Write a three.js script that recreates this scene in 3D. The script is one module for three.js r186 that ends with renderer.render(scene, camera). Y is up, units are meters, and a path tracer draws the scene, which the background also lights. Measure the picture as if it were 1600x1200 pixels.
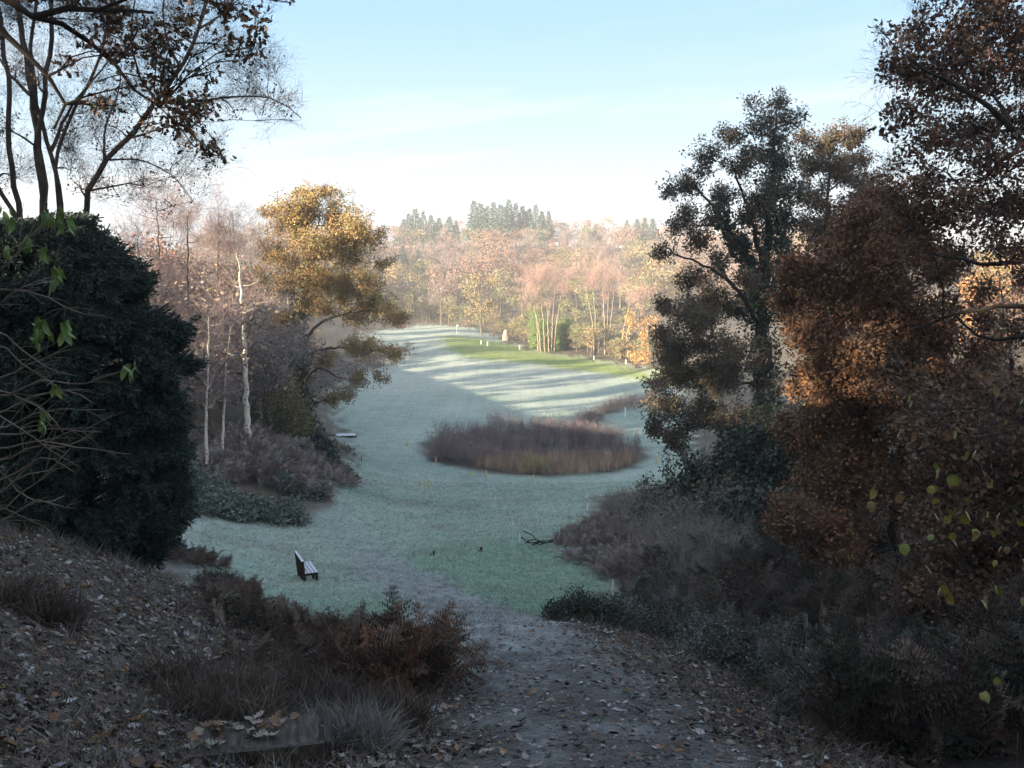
import * as THREE from 'three';

// ------------------------------------------------------------------ camera, sky, sun, exposure
const F = 1386, PITCH = Math.atan(150 / F), CY = 20, R2D = 180 / Math.PI;
const scene = new THREE.Scene();
const camera = new THREE.PerspectiveCamera(2 * Math.atan(600 / F) * R2D, 4 / 3, 0.1, 4000);
camera.position.set(0, CY, 0); camera.rotation.set(-PITCH, 0, 0);
const renderer = new THREE.WebGLRenderer({ antialias: true });
renderer.toneMapping = THREE.LinearToneMapping;
const EXPOSURE = 5.3;
renderer.toneMappingExposure = EXPOSURE;
renderer.shadowMap.enabled = true;
const SUN_AZ = 56 / R2D, SUN_EL = 11 / R2D;             // azimuth counted from straight behind the camera towards the left
const toSun = new THREE.Vector3(-Math.sin(SUN_AZ) * Math.cos(SUN_EL), Math.sin(SUN_EL), Math.cos(SUN_AZ) * Math.cos(SUN_EL));
const sun = new THREE.DirectionalLight(new THREE.Color().setRGB(1, 0.83, 0.6), 5);
sun.position.copy(toSun).multiplyScalar(600).add(new THREE.Vector3(0, 0, -150)); sun.target.position.set(0, 0, -150);
sun.castShadow = true; sun.shadow.mapSize.set(4096, 4096);
Object.assign(sun.shadow.camera, { left: -350, right: 350, top: 200, bottom: -200, near: 10, far: 1400 });
scene.add(sun, sun.target);
scene.fog = new THREE.FogExp2(new THREE.Color().setRGB(0.88, 0.92, 1.0), 0.00065);

// ------------------------------------------------------------------ random numbers and noise
const rng = (s) => () => { s = (s + 0x6d2b79f5) | 0; let t = Math.imul(s ^ (s >>> 15), 1 | s); t = (t + Math.imul(t ^ (t >>> 7), 61 | t)) ^ t; return ((t ^ (t >>> 14)) >>> 0) / 4294967296; };
const hash = (x, y) => { let h = Math.imul(x | 0, 374761393) + Math.imul(y | 0, 668265263); h = Math.imul(h ^ (h >>> 13), 1274126177); return ((h ^ (h >>> 16)) >>> 0) / 4294967296; };
function vnoise(x, y, per = 0) {
  const xi = Math.floor(x), yi = Math.floor(y), fx = x - xi, fy = y - yi, u = fx * fx * (3 - 2 * fx), v = fy * fy * (3 - 2 * fy);
  const w = (a) => per ? ((a % per) + per) % per : a;
  const a = hash(w(xi), w(yi)), b = hash(w(xi + 1), w(yi)), c = hash(w(xi), w(yi + 1)), d = hash(w(xi + 1), w(yi + 1));
  return a + (b - a) * u + (c - a) * v + (a - b - c + d) * u * v;
}
function fbm(x, y, oct = 4) { let s = 0, a = 0.5, t = 0; for (let i = 0; i < oct; i++) { s += a * vnoise(x + i * 17.3, y - i * 9.1); t += a; a *= 0.5; x *= 2.03; y *= 2.03; } return s / t; }
const clamp = (x, a = 0, b = 1) => Math.min(b, Math.max(a, x)), sst = (x, a, b) => { const t = clamp((x - a) / (b - a)); return t * t * (3 - 2 * t); };
const lerp = (a, b, t) => a + (b - a) * t, mix3 = (a, b, t) => [lerp(a[0], b[0], t), lerp(a[1], b[1], t), lerp(a[2], b[2], t)];
const V = (x, y, z) => new THREE.Vector3(x, y, z);

// the sky: pale winter morning, whiter to the horizon, thin cirrus drawn out in streaks
{
  const w = 2048, h = 1024, data = new Float32Array(w * h * 4);
  const stops = [[0, [1.02, 1.04, 1.06]], [4, [0.92, 1.01, 1.08]], [9, [0.68, 0.91, 1.09]], [16, [0.46, 0.76, 1.07]], [28, [0.32, 0.65, 1.06]], [50, [0.19, 0.5, 1.0]], [90, [0.11, 0.38, 0.9]]];
  for (let j = 0; j < h; j++) for (let i = 0; i < w; i++) {
    const el = ((j + 0.5) / h - 0.5) * Math.PI, ang = ((i + 0.5) / w - 0.5) * 2 * Math.PI, e = Math.max(0, el * R2D);
    let k = 0; while (k < stops.length - 2 && stops[k + 1][0] < e) k++;
    let c = mix3(stops[k][1], stops[k + 1][1], clamp((e - stops[k][0]) / (stops[k + 1][0] - stops[k][0])));
    const y = Math.sin(Math.max(el, 0.02)), x = Math.cos(el) * Math.cos(ang) / (y + 0.04), z = Math.cos(el) * Math.sin(ang) / (y + 0.04);
    const a = x * 0.86 + z * 0.5, b = -x * 0.5 + z * 0.86;
    let s = sst(fbm(a * 0.1 + 3, b * 0.62 + 8.3 + 0.35 * fbm(a * 0.5, b * 0.5, 3), 5), 0.44, 0.6);
    s += 0.35 * sst(fbm(a * 0.6 + 20, b * 2.4, 4), 0.5, 0.8);
    c = mix3(c, [1.04, 1.05, 1.06], clamp(s) * 0.95);
    const o = (j * w + i) * 4; for (let q = 0; q < 3; q++) data[o + q] = c[q] / EXPOSURE * 1.08; data[o + 3] = 1;
  }
  const t = new THREE.DataTexture(data, w, h, THREE.RGBAFormat, THREE.FloatType);
  t.mapping = THREE.EquirectangularReflectionMapping; t.magFilter = THREE.LinearFilter; t.needsUpdate = true;
  scene.background = t; scene.environment = t;
}

// ------------------------------------------------------------------ naming
const taken = new Map();
const numbered = (n) => { const k = taken.get(n) ?? 0; taken.set(n, k + 1); return k ? n + '_' + String(k).padStart(3, '0') : n; };
function tag(o, label, category, group, kind) { if (label) o.userData.label = label; if (category) o.userData.category = category; if (group) o.userData.group = group; if (kind) o.userData.kind = kind; return o; }
function thing(name, label, category, at, group) { const o = new THREE.Group(); o.name = numbered(name); o.position.copy(at ?? V(0, 0, 0)); scene.add(o); return tag(o, label, category, group); }
function mesh(name, geo, mat, parent = scene) { const m = new THREE.Mesh(geo, mat); m.name = parent === scene ? numbered(name) : name; m.castShadow = m.receiveShadow = true; parent.add(m); return m; }
function structure(name, geo, mat) { return tag(mesh(name, geo, mat), null, null, null, 'structure'); }

// ------------------------------------------------------------------ pixels of the 1600 x 1200 view as points at a distance (metres ahead)
const cP = Math.cos(PITCH), sP = Math.sin(PITCH);
function P(px, py, d) { const cx = (px - 800) / F, cy = (600 - py) / F, k = d / (cP + cy * sP); return V(cx * k, CY + (cy * cP - sP) * k, -d); }

// ------------------------------------------------------------------ terrain: thin plate spline through surveyed points
const wx = (x, d) => 3 * x / Math.hypot(d, 16), wd = (d) => 1.6 * Math.asinh(d / 12);
const survey = [];
const sp = (...list) => { for (const [px, py, d] of list) { const p = P(px, py, d); survey.push([p.x, d, p.y]); } };
const sw = (...list) => { for (const [x, d, y] of list) survey.push([x, d, CY + y]); };
sp([950, 1200, 7], [750, 1200, 6.9], [560, 1200, 6.5], [1250, 1190, 7.3], [1050, 1100, 9.5], [820, 1100, 9.5], [660, 1110, 9.6], [1000, 1010, 13.5], [830, 1010, 13.5], [720, 1000, 14.2],
  [900, 965, 18], [760, 962, 19], [640, 955, 21], [478, 905, 33], [330, 832, 43], [700, 872, 42], [850, 872, 41], [960, 925, 33], [560, 900, 34], [820, 848, 48], [600, 800, 57], [700, 800, 58], [900, 795, 60],
  [480, 805, 54], [560, 742, 79], [700, 745, 85], [850, 752, 83], [980, 745, 86], [1040, 722, 92], [820, 715, 98], [720, 700, 101], [950, 700, 103], [600, 690, 101], [540, 682, 105], [840, 668, 116], [700, 662, 121], [960, 660, 122],
  [560, 640, 128], [650, 600, 156], [850, 600, 158], [980, 600, 157], [750, 560, 185], [1000, 568, 182], [640, 545, 196], [700, 530, 208], [850, 545, 204], [640, 519, 228], [720, 515, 240], [640, 506, 265],
  [800, 525, 235],
  // the leaf bank on the left, its crest and the hollow behind
  [0, 1200, 5.2], [250, 1200, 5.9], [0, 1000, 8], [250, 1040, 9.2], [0, 838, 14.5], [200, 885, 14.3], [330, 940, 13.6], [440, 1005, 12.4], [560, 1075, 10.8], [120, 930, 19], [220, 950, 21], [330, 950, 23], [430, 945, 25], [540, 960, 22], [600, 1040, 14], [-100, 860, 15],
  // wooded left side of the valley
  [440, 822, 51], [388, 697, 61], [482, 692, 72], [525, 742, 71], [300, 700, 62], [300, 790, 49], [500, 610, 145], [560, 578, 172],
  // right side
  [1100, 790, 47], [1000, 835, 46], [1190, 770, 49], [950, 870, 40], [1000, 970, 24], [1100, 1020, 16.5], [1200, 1085, 12], [1300, 1150, 9.3]);
sw([-30, 55, -7], [-40, 75, -8], [-80, 60, -1], [-40, 110, -10], [-90, 120, 0], [-60, 165, -8], [-130, 170, 2], [-70, 225, -5], [-22, 25, -6.5], [-30, 35, -6],
  [20, 20, -5.6], [25, 45, -8.4], [42, 45, -3.5], [60, 100, -9], [70, 60, -1], [45, 150, -14], [45, 190, -10], [80, 180, -7], [130, 200, 0], [12, 9, -3.2], [20, 5, -1.5], [45, 5, 1], [33, 110, -15],
  [0, 0, -1.7], [3, -6, -1.0], [0, -15, 0.2], [0, -40, 4], [-40, -20, 10], [-20, 4, -0.9], [-22, 14, -2.6], [-45, 10, 5], [40, -30, 3], [-60, 34, 1.5], [-60, 4, 9], [-120, 0, 16], [120, 0, 8], [0, -90, 8], [-120, -80, 12], [120, -80, 10], [-9, 0, -1.3], [9, 0, -1.5],
  [0, 300, -3], [60, 300, -3], [-60, 300, -3], [120, 280, 2], [-130, 280, 4], [0, 370, 9], [90, 370, 9], [-90, 370, 8], [0, 460, 21], [-120, 460, 19], [120, 460, 19], [0, 600, 25], [-250, 600, 24], [250, 600, 24], [-250, 400, 16], [250, 400, 15], [-300, 200, 14], [300, 200, 14], [-300, 0, 18], [300, 0, 18], [0, 800, 20], [-600, 800, 22], [600, 800, 22]);
const N = survey.length, wts = (() => {
  const n = N + 3, A = Array.from({ length: n }, () => new Float64Array(n + 1)), q = survey.map(([x, d]) => [wx(x, d), wd(d)]);
  const K = (r2) => r2 > 1e-9 ? 0.5 * r2 * Math.log(r2) : 0;
  for (let i = 0; i < N; i++) {
    for (let j = 0; j < N; j++) A[i][j] = K((q[i][0] - q[j][0]) ** 2 + (q[i][1] - q[j][1]) ** 2);
    A[i][i] += 0.004; A[i][N] = A[N][i] = 1; A[i][N + 1] = A[N + 1][i] = q[i][0]; A[i][N + 2] = A[N + 2][i] = q[i][1]; A[i][n] = survey[i][2];
  }
  for (let c = 0; c < n; c++) {
    let p = c; for (let r = c + 1; r < n; r++) if (Math.abs(A[r][c]) > Math.abs(A[p][c])) p = r;
    [A[c], A[p]] = [A[p], A[c]];
    for (let r = 0; r < n; r++) if (r !== c && A[r][c]) { const f = A[r][c] / A[c][c]; for (let k = c; k <= n; k++) A[r][k] -= f * A[c][k]; }
  }
  return { w: A.map((row, i) => row[n] / row[i]), q };
})();
function Hraw(x, z) {
  const d = -z, a = wx(x, d), b = wd(d); let s = wts.w[N] + wts.w[N + 1] * a + wts.w[N + 2] * b;
  for (let i = 0; i < N; i++) { const u = a - wts.q[i][0], v = b - wts.q[i][1], r2 = u * u + v * v; if (r2 > 1e-9) s += wts.w[i] * 0.5 * r2 * Math.log(r2); }
  const far = sst(d, 20, 120);
  return s + (fbm(x * 0.35, z * 0.35, 3) - 0.5) * 0.14 * (1 - 0.6 * far) + (fbm(x * 0.06 + 5, z * 0.06, 2) - 0.5) * 0.7 * far;
}
const NX = 440, NZ = 420, S0 = -4.35, S1 = 4.35, T0 = Math.asinh(-95 / 14), T1 = Math.asinh(760 / 14);
const GX = Float64Array.from({ length: NX + 1 }, (_, i) => 14 * Math.sinh(lerp(S0, S1, i / NX))), GD = Float64Array.from({ length: NZ + 1 }, (_, j) => 14 * Math.sinh(lerp(T0, T1, j / NZ)));
const grid = new Float64Array((NX + 1) * (NZ + 1));
for (let j = 0; j <= NZ; j++) for (let i = 0; i <= NX; i++) grid[j * (NX + 1) + i] = Hraw(GX[i], -GD[j]);
function H(x, z) {
  const fi = clamp((Math.asinh(x / 14) - S0) / (S1 - S0) * NX, 0, NX - 0.001), fj = clamp((Math.asinh(-z / 14) - T0) / (T1 - T0) * NZ, 0, NZ - 0.001), i = fi | 0, j = fj | 0;
  const u = (x - GX[i]) / (GX[i + 1] - GX[i]), v = (-z - GD[j]) / (GD[j + 1] - GD[j]), o = j * (NX + 1) + i;
  const a = grid[o], b = grid[o + 1], c = grid[o + NX + 1], e = grid[o + NX + 2];
  return u + v < 1 ? a + (b - a) * u + (c - a) * v : e + (c - e) * (1 - u) + (b - e) * (1 - v);
}
const onG = (x, d, dy = 0) => V(x, H(x, -d) + dy, -d);
function G(px, py, from = 3, to = 700) {                  // where the sight line through a pixel meets the ground
  let d = from; for (; d < to; d *= 1.01) { const p = P(px, py, d); if (p.y <= H(p.x, p.z)) break; }
  let a = d / 1.01, b = d; for (let k = 0; k < 12; k++) { const m = (a + b) / 2, p = P(px, py, m); if (p.y <= H(p.x, p.z)) b = m; else a = m; }
  const p = P(px, py, b); p.y = H(p.x, p.z); return p;
}
const GP = (px, d) => { const p = P(px, 600, d); return onG(p.x, d); };   // ground under a pixel column at a distance

// ------------------------------------------------------------------ zones of the ground
const poly = (list) => list.map(([px, py, f]) => { const p = G(px, py, f ?? 16); return [p.x, -p.z]; });
const inside = (q, x, d) => { let c = false; for (let i = 0, j = q.length - 1; i < q.length; j = i++) if ((q[i][1] > d) !== (q[j][1] > d) && x < (q[j][0] - q[i][0]) * (d - q[i][1]) / (q[j][1] - q[i][1]) + q[i][0]) c = !c; return c; };
const segs = (q, closed) => (x, d) => { let m = 1e9; for (let i = closed ? 0 : 1; i < q.length; i++) { const [ax, ay] = q[(i + q.length - 1) % q.length], [bx, by] = q[i], t = clamp(((x - ax) * (bx - ax) + (d - ay) * (by - ay)) / ((bx - ax) ** 2 + (by - ay) ** 2 + 1e-9)); m = Math.min(m, Math.hypot(x - ax - t * (bx - ax), d - ay - t * (by - ay))); } return m; };
const fairQ = poly([[610, 1000, 15], [500, 975, 17], [400, 945, 18], [270, 880, 20], [200, 830, 24], [280, 800, 26], [400, 818, 26], [470, 820, 26], [500, 790], [545, 760], [550, 712], [530, 665], [510, 615], [560, 580], [620, 566], [625, 545], [560, 528], [600, 515], [655, 506], [720, 510], [770, 520], [790, 534], [830, 547], [900, 556], [960, 566], [1020, 576], [1080, 590], [1080, 640], [1080, 700], [1085, 745], [940, 775], [925, 800], [860, 846], [900, 875], [955, 895], [960, 930], [880, 970], [780, 992], [690, 1000], [620, 975]]);
const fairD = segs(fairQ, true);
const fair = (x, d) => { const e = fairD(x, d) * (inside(fairQ, x, d) ? 1 : -1), s = 0.02 * d + 0.35; return sst(e + (fbm(x * 1.1, d * 1.1, 3) - 0.5) * s * 2.4, -s * 0.4, s * 0.6); };
const pathQ = [[0.75, 3], [0.85, 5], ...poly([[965, 1195, 4], [885, 1100, 6], [815, 1030, 8], [765, 985, 10], [715, 945], [660, 918], [600, 888], [565, 855], [535, 830], [515, 800]])], pathD = segs(pathQ);
const pathAt = (x, d) => 1 - sst(pathD(x, d) + (fbm(x * 1.3 + 9, d * 1.3, 3) - 0.5) * 1.5, 0.75, 2.1);
const teeQ = poly([[610, 868], [700, 842], [840, 845], [930, 880], [955, 905], [940, 935], [870, 968], [815, 978], [740, 935], [660, 900]]), teeD = segs(teeQ, true);
const greenQ = poly([[690, 524], [790, 534], [830, 547], [900, 556], [960, 566], [1020, 578], [1060, 606], [985, 592], [900, 578], [820, 568], [740, 562], [690, 546]]), greenD = segs(greenQ, true);
const pondC = G(835, 708), pondAt = (x, d) => Math.hypot((x - pondC.x) / 13, (d + pondC.z) / 13.5);
const C = {
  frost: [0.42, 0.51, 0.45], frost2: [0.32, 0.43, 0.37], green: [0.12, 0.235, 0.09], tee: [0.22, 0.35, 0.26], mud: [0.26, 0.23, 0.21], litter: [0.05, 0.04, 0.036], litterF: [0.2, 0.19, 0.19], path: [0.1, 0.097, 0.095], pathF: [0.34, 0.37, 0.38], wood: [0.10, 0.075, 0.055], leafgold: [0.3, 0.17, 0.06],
};
function groundColor(x, d) {
  const n1 = fbm(x * 0.5, d * 0.5, 4), n2 = fbm(x * 0.09 + 40, d * 0.09, 3), n3 = fbm(x * 3.1, d * 3.1, 2);
  let wood = mix3(C.litter, C.wood, n1), f = fair(x, d);
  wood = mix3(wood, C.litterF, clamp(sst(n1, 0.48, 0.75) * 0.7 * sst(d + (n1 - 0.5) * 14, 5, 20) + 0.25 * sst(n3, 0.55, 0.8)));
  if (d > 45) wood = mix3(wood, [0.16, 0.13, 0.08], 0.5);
  let g = mix3(C.frost2, C.frost, sst(n2 * 0.6 + n1 * 0.4, 0.35, 0.65));
  g = mix3(g, C.green, 0.32 * sst(n3 * 0.6 + n1 * 0.4, 0.5, 0.72));
  g = mix3(g, C.mud, 0.3 * sst(fbm(x * 0.25 + 70, d * 0.25, 3), 0.55, 0.7) * (1 - sst(d, 60, 130)));
  g = mix3(g, [0.56, 0.6, 0.54], 0.55 * sst(d + (n2 - 0.5) * 60, 110, 165)).map((v) => v * (0.86 + 0.28 * fbm(x * 0.35 + 11, d * 1.1, 3)));  // far fairway whitened in the colour itself, standing in for stronger sunlight
  const te = teeD(x, d) * (inside(teeQ, x, d) ? 1 : -1); g = mix3(g, C.tee, 0.65 * sst(te + (n1 - 0.5) * 1.2, -0.5, 0.9));
  const gr = greenD(x, d) * (inside(greenQ, x, d) ? 1 : -1); g = mix3(g, mix3([0.23, 0.34, 0.08], [0.33, 0.38, 0.14], n1), sst(gr + (n1 - 0.5) * 8, -3, 4));
  let c = mix3(wood, g, f);
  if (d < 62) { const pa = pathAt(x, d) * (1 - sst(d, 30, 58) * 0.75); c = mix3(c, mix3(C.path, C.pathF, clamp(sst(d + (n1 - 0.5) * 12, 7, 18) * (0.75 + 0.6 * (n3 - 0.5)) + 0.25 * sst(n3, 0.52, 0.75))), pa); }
  const w = pondAt(x, d); if (w < 1.4) c = mix3(c, [0.09, 0.07, 0.055], 1 - sst(w + (n1 - 0.5) * 0.3, 0.9, 1.1));
  return c.map((v) => v * (0.86 + 0.28 * n3));
}

// ------------------------------------------------------------------ procedural textures and materials
function noiseTex(size, fn, srgb, repeat) {
  const a = new Uint8Array(size * size * 4);
  for (let j = 0; j < size; j++) for (let i = 0; i < size; i++) { const c = fn(i / size, j / size); for (let q = 0; q < 3; q++) a[(j * size + i) * 4 + q] = clamp(c[q]) * 255; a[(j * size + i) * 4 + 3] = 255; }
  const t = new THREE.DataTexture(a, size, size, THREE.RGBAFormat); t.wrapS = t.wrapT = THREE.RepeatWrapping; t.magFilter = THREE.LinearFilter; t.minFilter = THREE.LinearMipmapLinearFilter; t.generateMipmaps = true;
  if (srgb) t.colorSpace = THREE.SRGBColorSpace; if (repeat) t.repeat.set(...repeat); t.needsUpdate = true; return t;
}
const tile = (u, v, f, oct = 4) => { let s = 0, a = 0.5, t = 0; for (let i = 0; i < oct; i++) { s += a * vnoise(u * f + 0.37 * i, v * f, f); t += a; a *= 0.55; f *= 2; } return s / t; };
const turfMap = noiseTex(1024, (u, v) => { const n = tile(u, v, 64, 4), m = tile(u, v, 12, 3), k = 0.62 + 0.5 * n + 0.2 * (m - 0.5); return [k, k, k * 0.99]; }, true, [1 / 4, 1 / 4]);
const turfBump = noiseTex(1024, (u, v) => { const n = tile(u, v, 90, 3) * 0.6 + tile(u, v, 24, 3) * 0.4; return [n, n, n]; }, false, [1 / 4, 1 / 4]);
const groundMat = new THREE.MeshStandardMaterial({ vertexColors: true, map: turfMap, bumpMap: turfBump, bumpScale: 0.07, roughness: 0.95 });
const barkMap = noiseTex(512, (u, v) => { const n = tile(u, v * 0.25, 24, 4), m = tile(u, v, 8, 3), k = 0.35 + 0.75 * n * (0.6 + 0.6 * m); return [k, k * 0.97, k * 0.92]; }, true, [1, 0.5]);
const barkBump = noiseTex(512, (u, v) => { const n = tile(u, v * 0.25, 24, 4); return [n, n, n]; }, false, [1, 0.5]);
const birchMap = noiseTex(512, (u, v) => { const n = tile(u * 0.5, v, 32, 3), m = tile(u, v, 6, 3), k = 1 - 0.75 * sst(n, 0.56, 0.68) * sst(m, 0.35, 0.65); return [k, k * 0.97, k * 0.93]; }, true, [1, 0.35]);
const bark = (r, g, b, o = {}) => new THREE.MeshStandardMaterial({ color: new THREE.Color().setRGB(r, g, b), map: barkMap, bumpMap: barkBump, bumpScale: 0.02, roughness: 0.95, ...o });
const plain = (r, g, b, o = {}) => new (o.transmission ? THREE.MeshPhysicalMaterial : THREE.MeshStandardMaterial)({ color: new THREE.Color().setRGB(r, g, b), roughness: 0.9, side: THREE.DoubleSide, ...o });
const M = {
  oakBark: bark(0.13, 0.105, 0.085), darkBark: bark(0.07, 0.058, 0.05), greyBark: bark(0.26, 0.23, 0.2), paleBark: bark(0.5, 0.44, 0.36), birch: new THREE.MeshStandardMaterial({ color: new THREE.Color().setRGB(0.75, 0.72, 0.66), map: birchMap, roughness: 0.85 }),
  mossBark: bark(0.2, 0.24, 0.11), twig: plain(0.17, 0.15, 0.145), leaf: plain(1, 1, 1, { roughness: 0.75 }), vleaf: plain(1, 1, 1, { vertexColors: true, roughness: 0.85 }),
  gloss: plain(1, 1, 1, { roughness: 0.5 }),
};

// ------------------------------------------------------------------ mesh builder
class MB {
  constructor() { this.p = []; this.c = []; this.u = []; this.i = []; }
  get n() { return this.p.length / 3; }
  v(x, y, z, u = 0, v = 0, c) { this.p.push(x, y, z); this.u.push(u, v); if (c) this.c.push(...c); return this.n - 1; }
  tri(a, b, c) { this.i.push(a, b, c); }
  tube(pts, rad, sides = 6, c) {
    const n = pts.length; let t = V(0, 0, 0), up = V(0, 0, 0), side = V(0, 0, 0), len = 0, prev = -1;
    for (let k = 0; k < n; k++) {
      t.subVectors(pts[Math.min(k + 1, n - 1)], pts[Math.max(k - 1, 0)]).normalize();
      if (k === 0) side.set(Math.abs(t.y) > 0.9 ? 1 : 0, Math.abs(t.y) > 0.9 ? 0 : 1, 0).cross(t).normalize(); else side.addScaledVector(t, -side.dot(t)).normalize();
      up.crossVectors(t, side); if (k) len += pts[k].distanceTo(pts[k - 1]);
      const first = this.n;
      for (let s = 0; s <= sides; s++) { const a = s / sides * Math.PI * 2, r = rad[k]; const cx = Math.cos(a) * r, cy = Math.sin(a) * r; this.v(pts[k].x + side.x * cx + up.x * cy, pts[k].y + side.y * cx + up.y * cy, pts[k].z + side.z * cx + up.z * cy, s / sides, len, c); }
      if (k) for (let s = 0; s < sides; s++) { const a = prev + s, b = first + s; this.tri(a, b, a + 1); this.tri(a + 1, b, b + 1); }
      prev = first;
    }
    const cap = this.v(pts[n - 1].x, pts[n - 1].y, pts[n - 1].z, 0, len, c); for (let s = 0; s < sides; s++) this.tri(prev + s, cap, prev + s + 1);
    return this;
  }
  add(shape, m4, c) { const o = this.n, v = V(0, 0, 0); for (let k = 0; k < shape.p.length; k += 3) { v.set(shape.p[k], shape.p[k + 1], shape.p[k + 2]).applyMatrix4(m4); this.v(v.x, v.y, v.z, shape.u[k / 3 * 2], shape.u[k / 3 * 2 + 1], c); } for (const i of shape.i) this.i.push(o + i); return this; }
  box(w, h, d, m4, c) {
    const g = new THREE.BoxGeometry(w, h, d), q = { p: [...g.attributes.position.array], u: [...g.attributes.uv.array], i: [...g.index.array] }; return this.add(q, m4 ?? new THREE.Matrix4(), c);
  }
  geo() {
    const g = new THREE.BufferGeometry(); g.setAttribute('position', new THREE.Float32BufferAttribute(this.p, 3)); g.setAttribute('uv', new THREE.Float32BufferAttribute(this.u, 2));
    if (this.c.length) g.setAttribute('color', new THREE.Float32BufferAttribute(this.c, 3));
    g.setIndex(this.i); g.computeVertexNormals(); return g;
  }
}
const m4 = (p, q, s) => new THREE.Matrix4().compose(p, q, typeof s === 'number' ? V(s, s, s) : s);
const UP = V(0, 1, 0), Z = V(0, 0, 1);
const rq = (r) => { const a = r() * 6.283, b = r() * 6.283, u = r(); return new THREE.Quaternion(Math.sqrt(1 - u) * Math.sin(a), Math.sqrt(1 - u) * Math.cos(a), Math.sqrt(u) * Math.sin(b), Math.sqrt(u) * Math.cos(b)); };
const rdir = (r) => { const z = r() * 2 - 1, a = r() * 6.283, s = Math.sqrt(1 - z * z); return V(s * Math.cos(a), z, s * Math.sin(a)); };
const toward = (dir, roll = 0) => new THREE.Quaternion().setFromUnitVectors(UP, dir).multiply(new THREE.Quaternion().setFromAxisAngle(UP, roll));

// leaf outlines: y along the leaf, length 1
function leafShape(half, curl = 0.25, fold = 0.15) {
  const m = new MB(), zc = (x, y) => curl * (y - 0.5) ** 2 * 2 + fold * Math.abs(x) * 2;
  const mid = half.map(([, y]) => m.v(0, y, zc(0, y), 0.5, y));
  for (const s of [-1, 1]) {
    const e = half.map(([x, y]) => m.v(s * x, y, zc(x, y) + 0.03 * Math.sin(y * 17 + s), 0.5 + s * x, y));
    for (let k = 1; k < half.length; k++) { if (s > 0) { m.tri(mid[k - 1], e[k - 1], e[k]); m.tri(mid[k - 1], e[k], mid[k]); } else { m.tri(mid[k - 1], e[k], e[k - 1]); m.tri(mid[k - 1], mid[k], e[k]); } }
  }
  return m;
}
const SH = {
  oak: leafShape([[0.01, 0], [0.1, 0.14], [0.22, 0.24], [0.12, 0.34], [0.32, 0.48], [0.17, 0.58], [0.34, 0.72], [0.2, 0.82], [0.14, 0.95], [0, 1]], 0.5, 0.25),
  lobed: leafShape([[0.02, 0], [0.2, 0.25], [0.12, 0.38], [0.32, 0.58], [0.17, 0.7], [0.1, 1]], 0.3, 0.2),
  oval: leafShape([[0.02, 0], [0.26, 0.3], [0.28, 0.6], [0, 1]], 0.2, 0.2),
  round: leafShape([[0.03, 0], [0.3, 0.08], [0.43, 0.3], [0.42, 0.55], [0.3, 0.8], [0.1, 0.95], [0, 1.05]], 0.15, 0.12),
  lance: leafShape([[0.02, 0], [0.13, 0.15], [0.19, 0.38], [0.18, 0.62], [0.1, 0.85], [0, 1]], 0.5, 0.25),
  quad: (() => { const m = new MB(); m.v(0, 0, 0); m.v(0.42, 0.5, 0.1); m.v(0, 1, 0); m.v(-0.42, 0.5, 0.1); m.tri(0, 1, 2); m.tri(0, 2, 3); return m; })(),
};
function cluster(seed, n, R, shape, size, vary = 0.35, droop = 0) {
  const r = rng(seed), m = new MB();
  for (let k = 0; k < n; k++) {
    const p = rdir(r).multiplyScalar(R * Math.cbrt(r())), d = p.clone().normalize().multiplyScalar(0.7).add(rdir(r).multiplyScalar(0.8)); d.y -= droop; d.normalize();
    m.add(shape, m4(p, toward(d, r() * 6.28), size * (1 - vary + 2 * vary * r())));
  }
  return m;
}
function spray(seed, n, L, wide, fan = 0.5, thick = 0.006) {     // bundle of bare twigs leaving the origin upward
  const r = rng(seed), m = new MB();
  for (let k = 0; k < n; k++) {
    const b = V((r() - 0.5) * wide, r() * L * 0.45, (r() - 0.5) * wide), d = V((r() - 0.5) * 2 * fan, 1, (r() - 0.5) * 2 * fan).normalize(), l = L * (0.35 + 0.65 * r()), s = rdir(r).cross(d).normalize().multiplyScalar(thick);
    const mid = b.clone().addScaledVector(d, l * 0.5).add(rdir(r).multiplyScalar(l * 0.06)), e = b.clone().addScaledVector(d, l).add(rdir(r).multiplyScalar(l * 0.12));
    const i = [m.v(b.x - s.x, b.y - s.y, b.z - s.z), m.v(b.x + s.x, b.y + s.y, b.z + s.z), m.v(mid.x - s.x * 0.8, mid.y - s.y * 0.8, mid.z - s.z * 0.8), m.v(mid.x + s.x * 0.8, mid.y + s.y * 0.8, mid.z + s.z * 0.8), m.v(e.x, e.y, e.z)];
    m.tri(i[0], i[1], i[3]); m.tri(i[0], i[3], i[2]); m.tri(i[2], i[3], i[4]);
  }
  return m;
}
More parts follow.
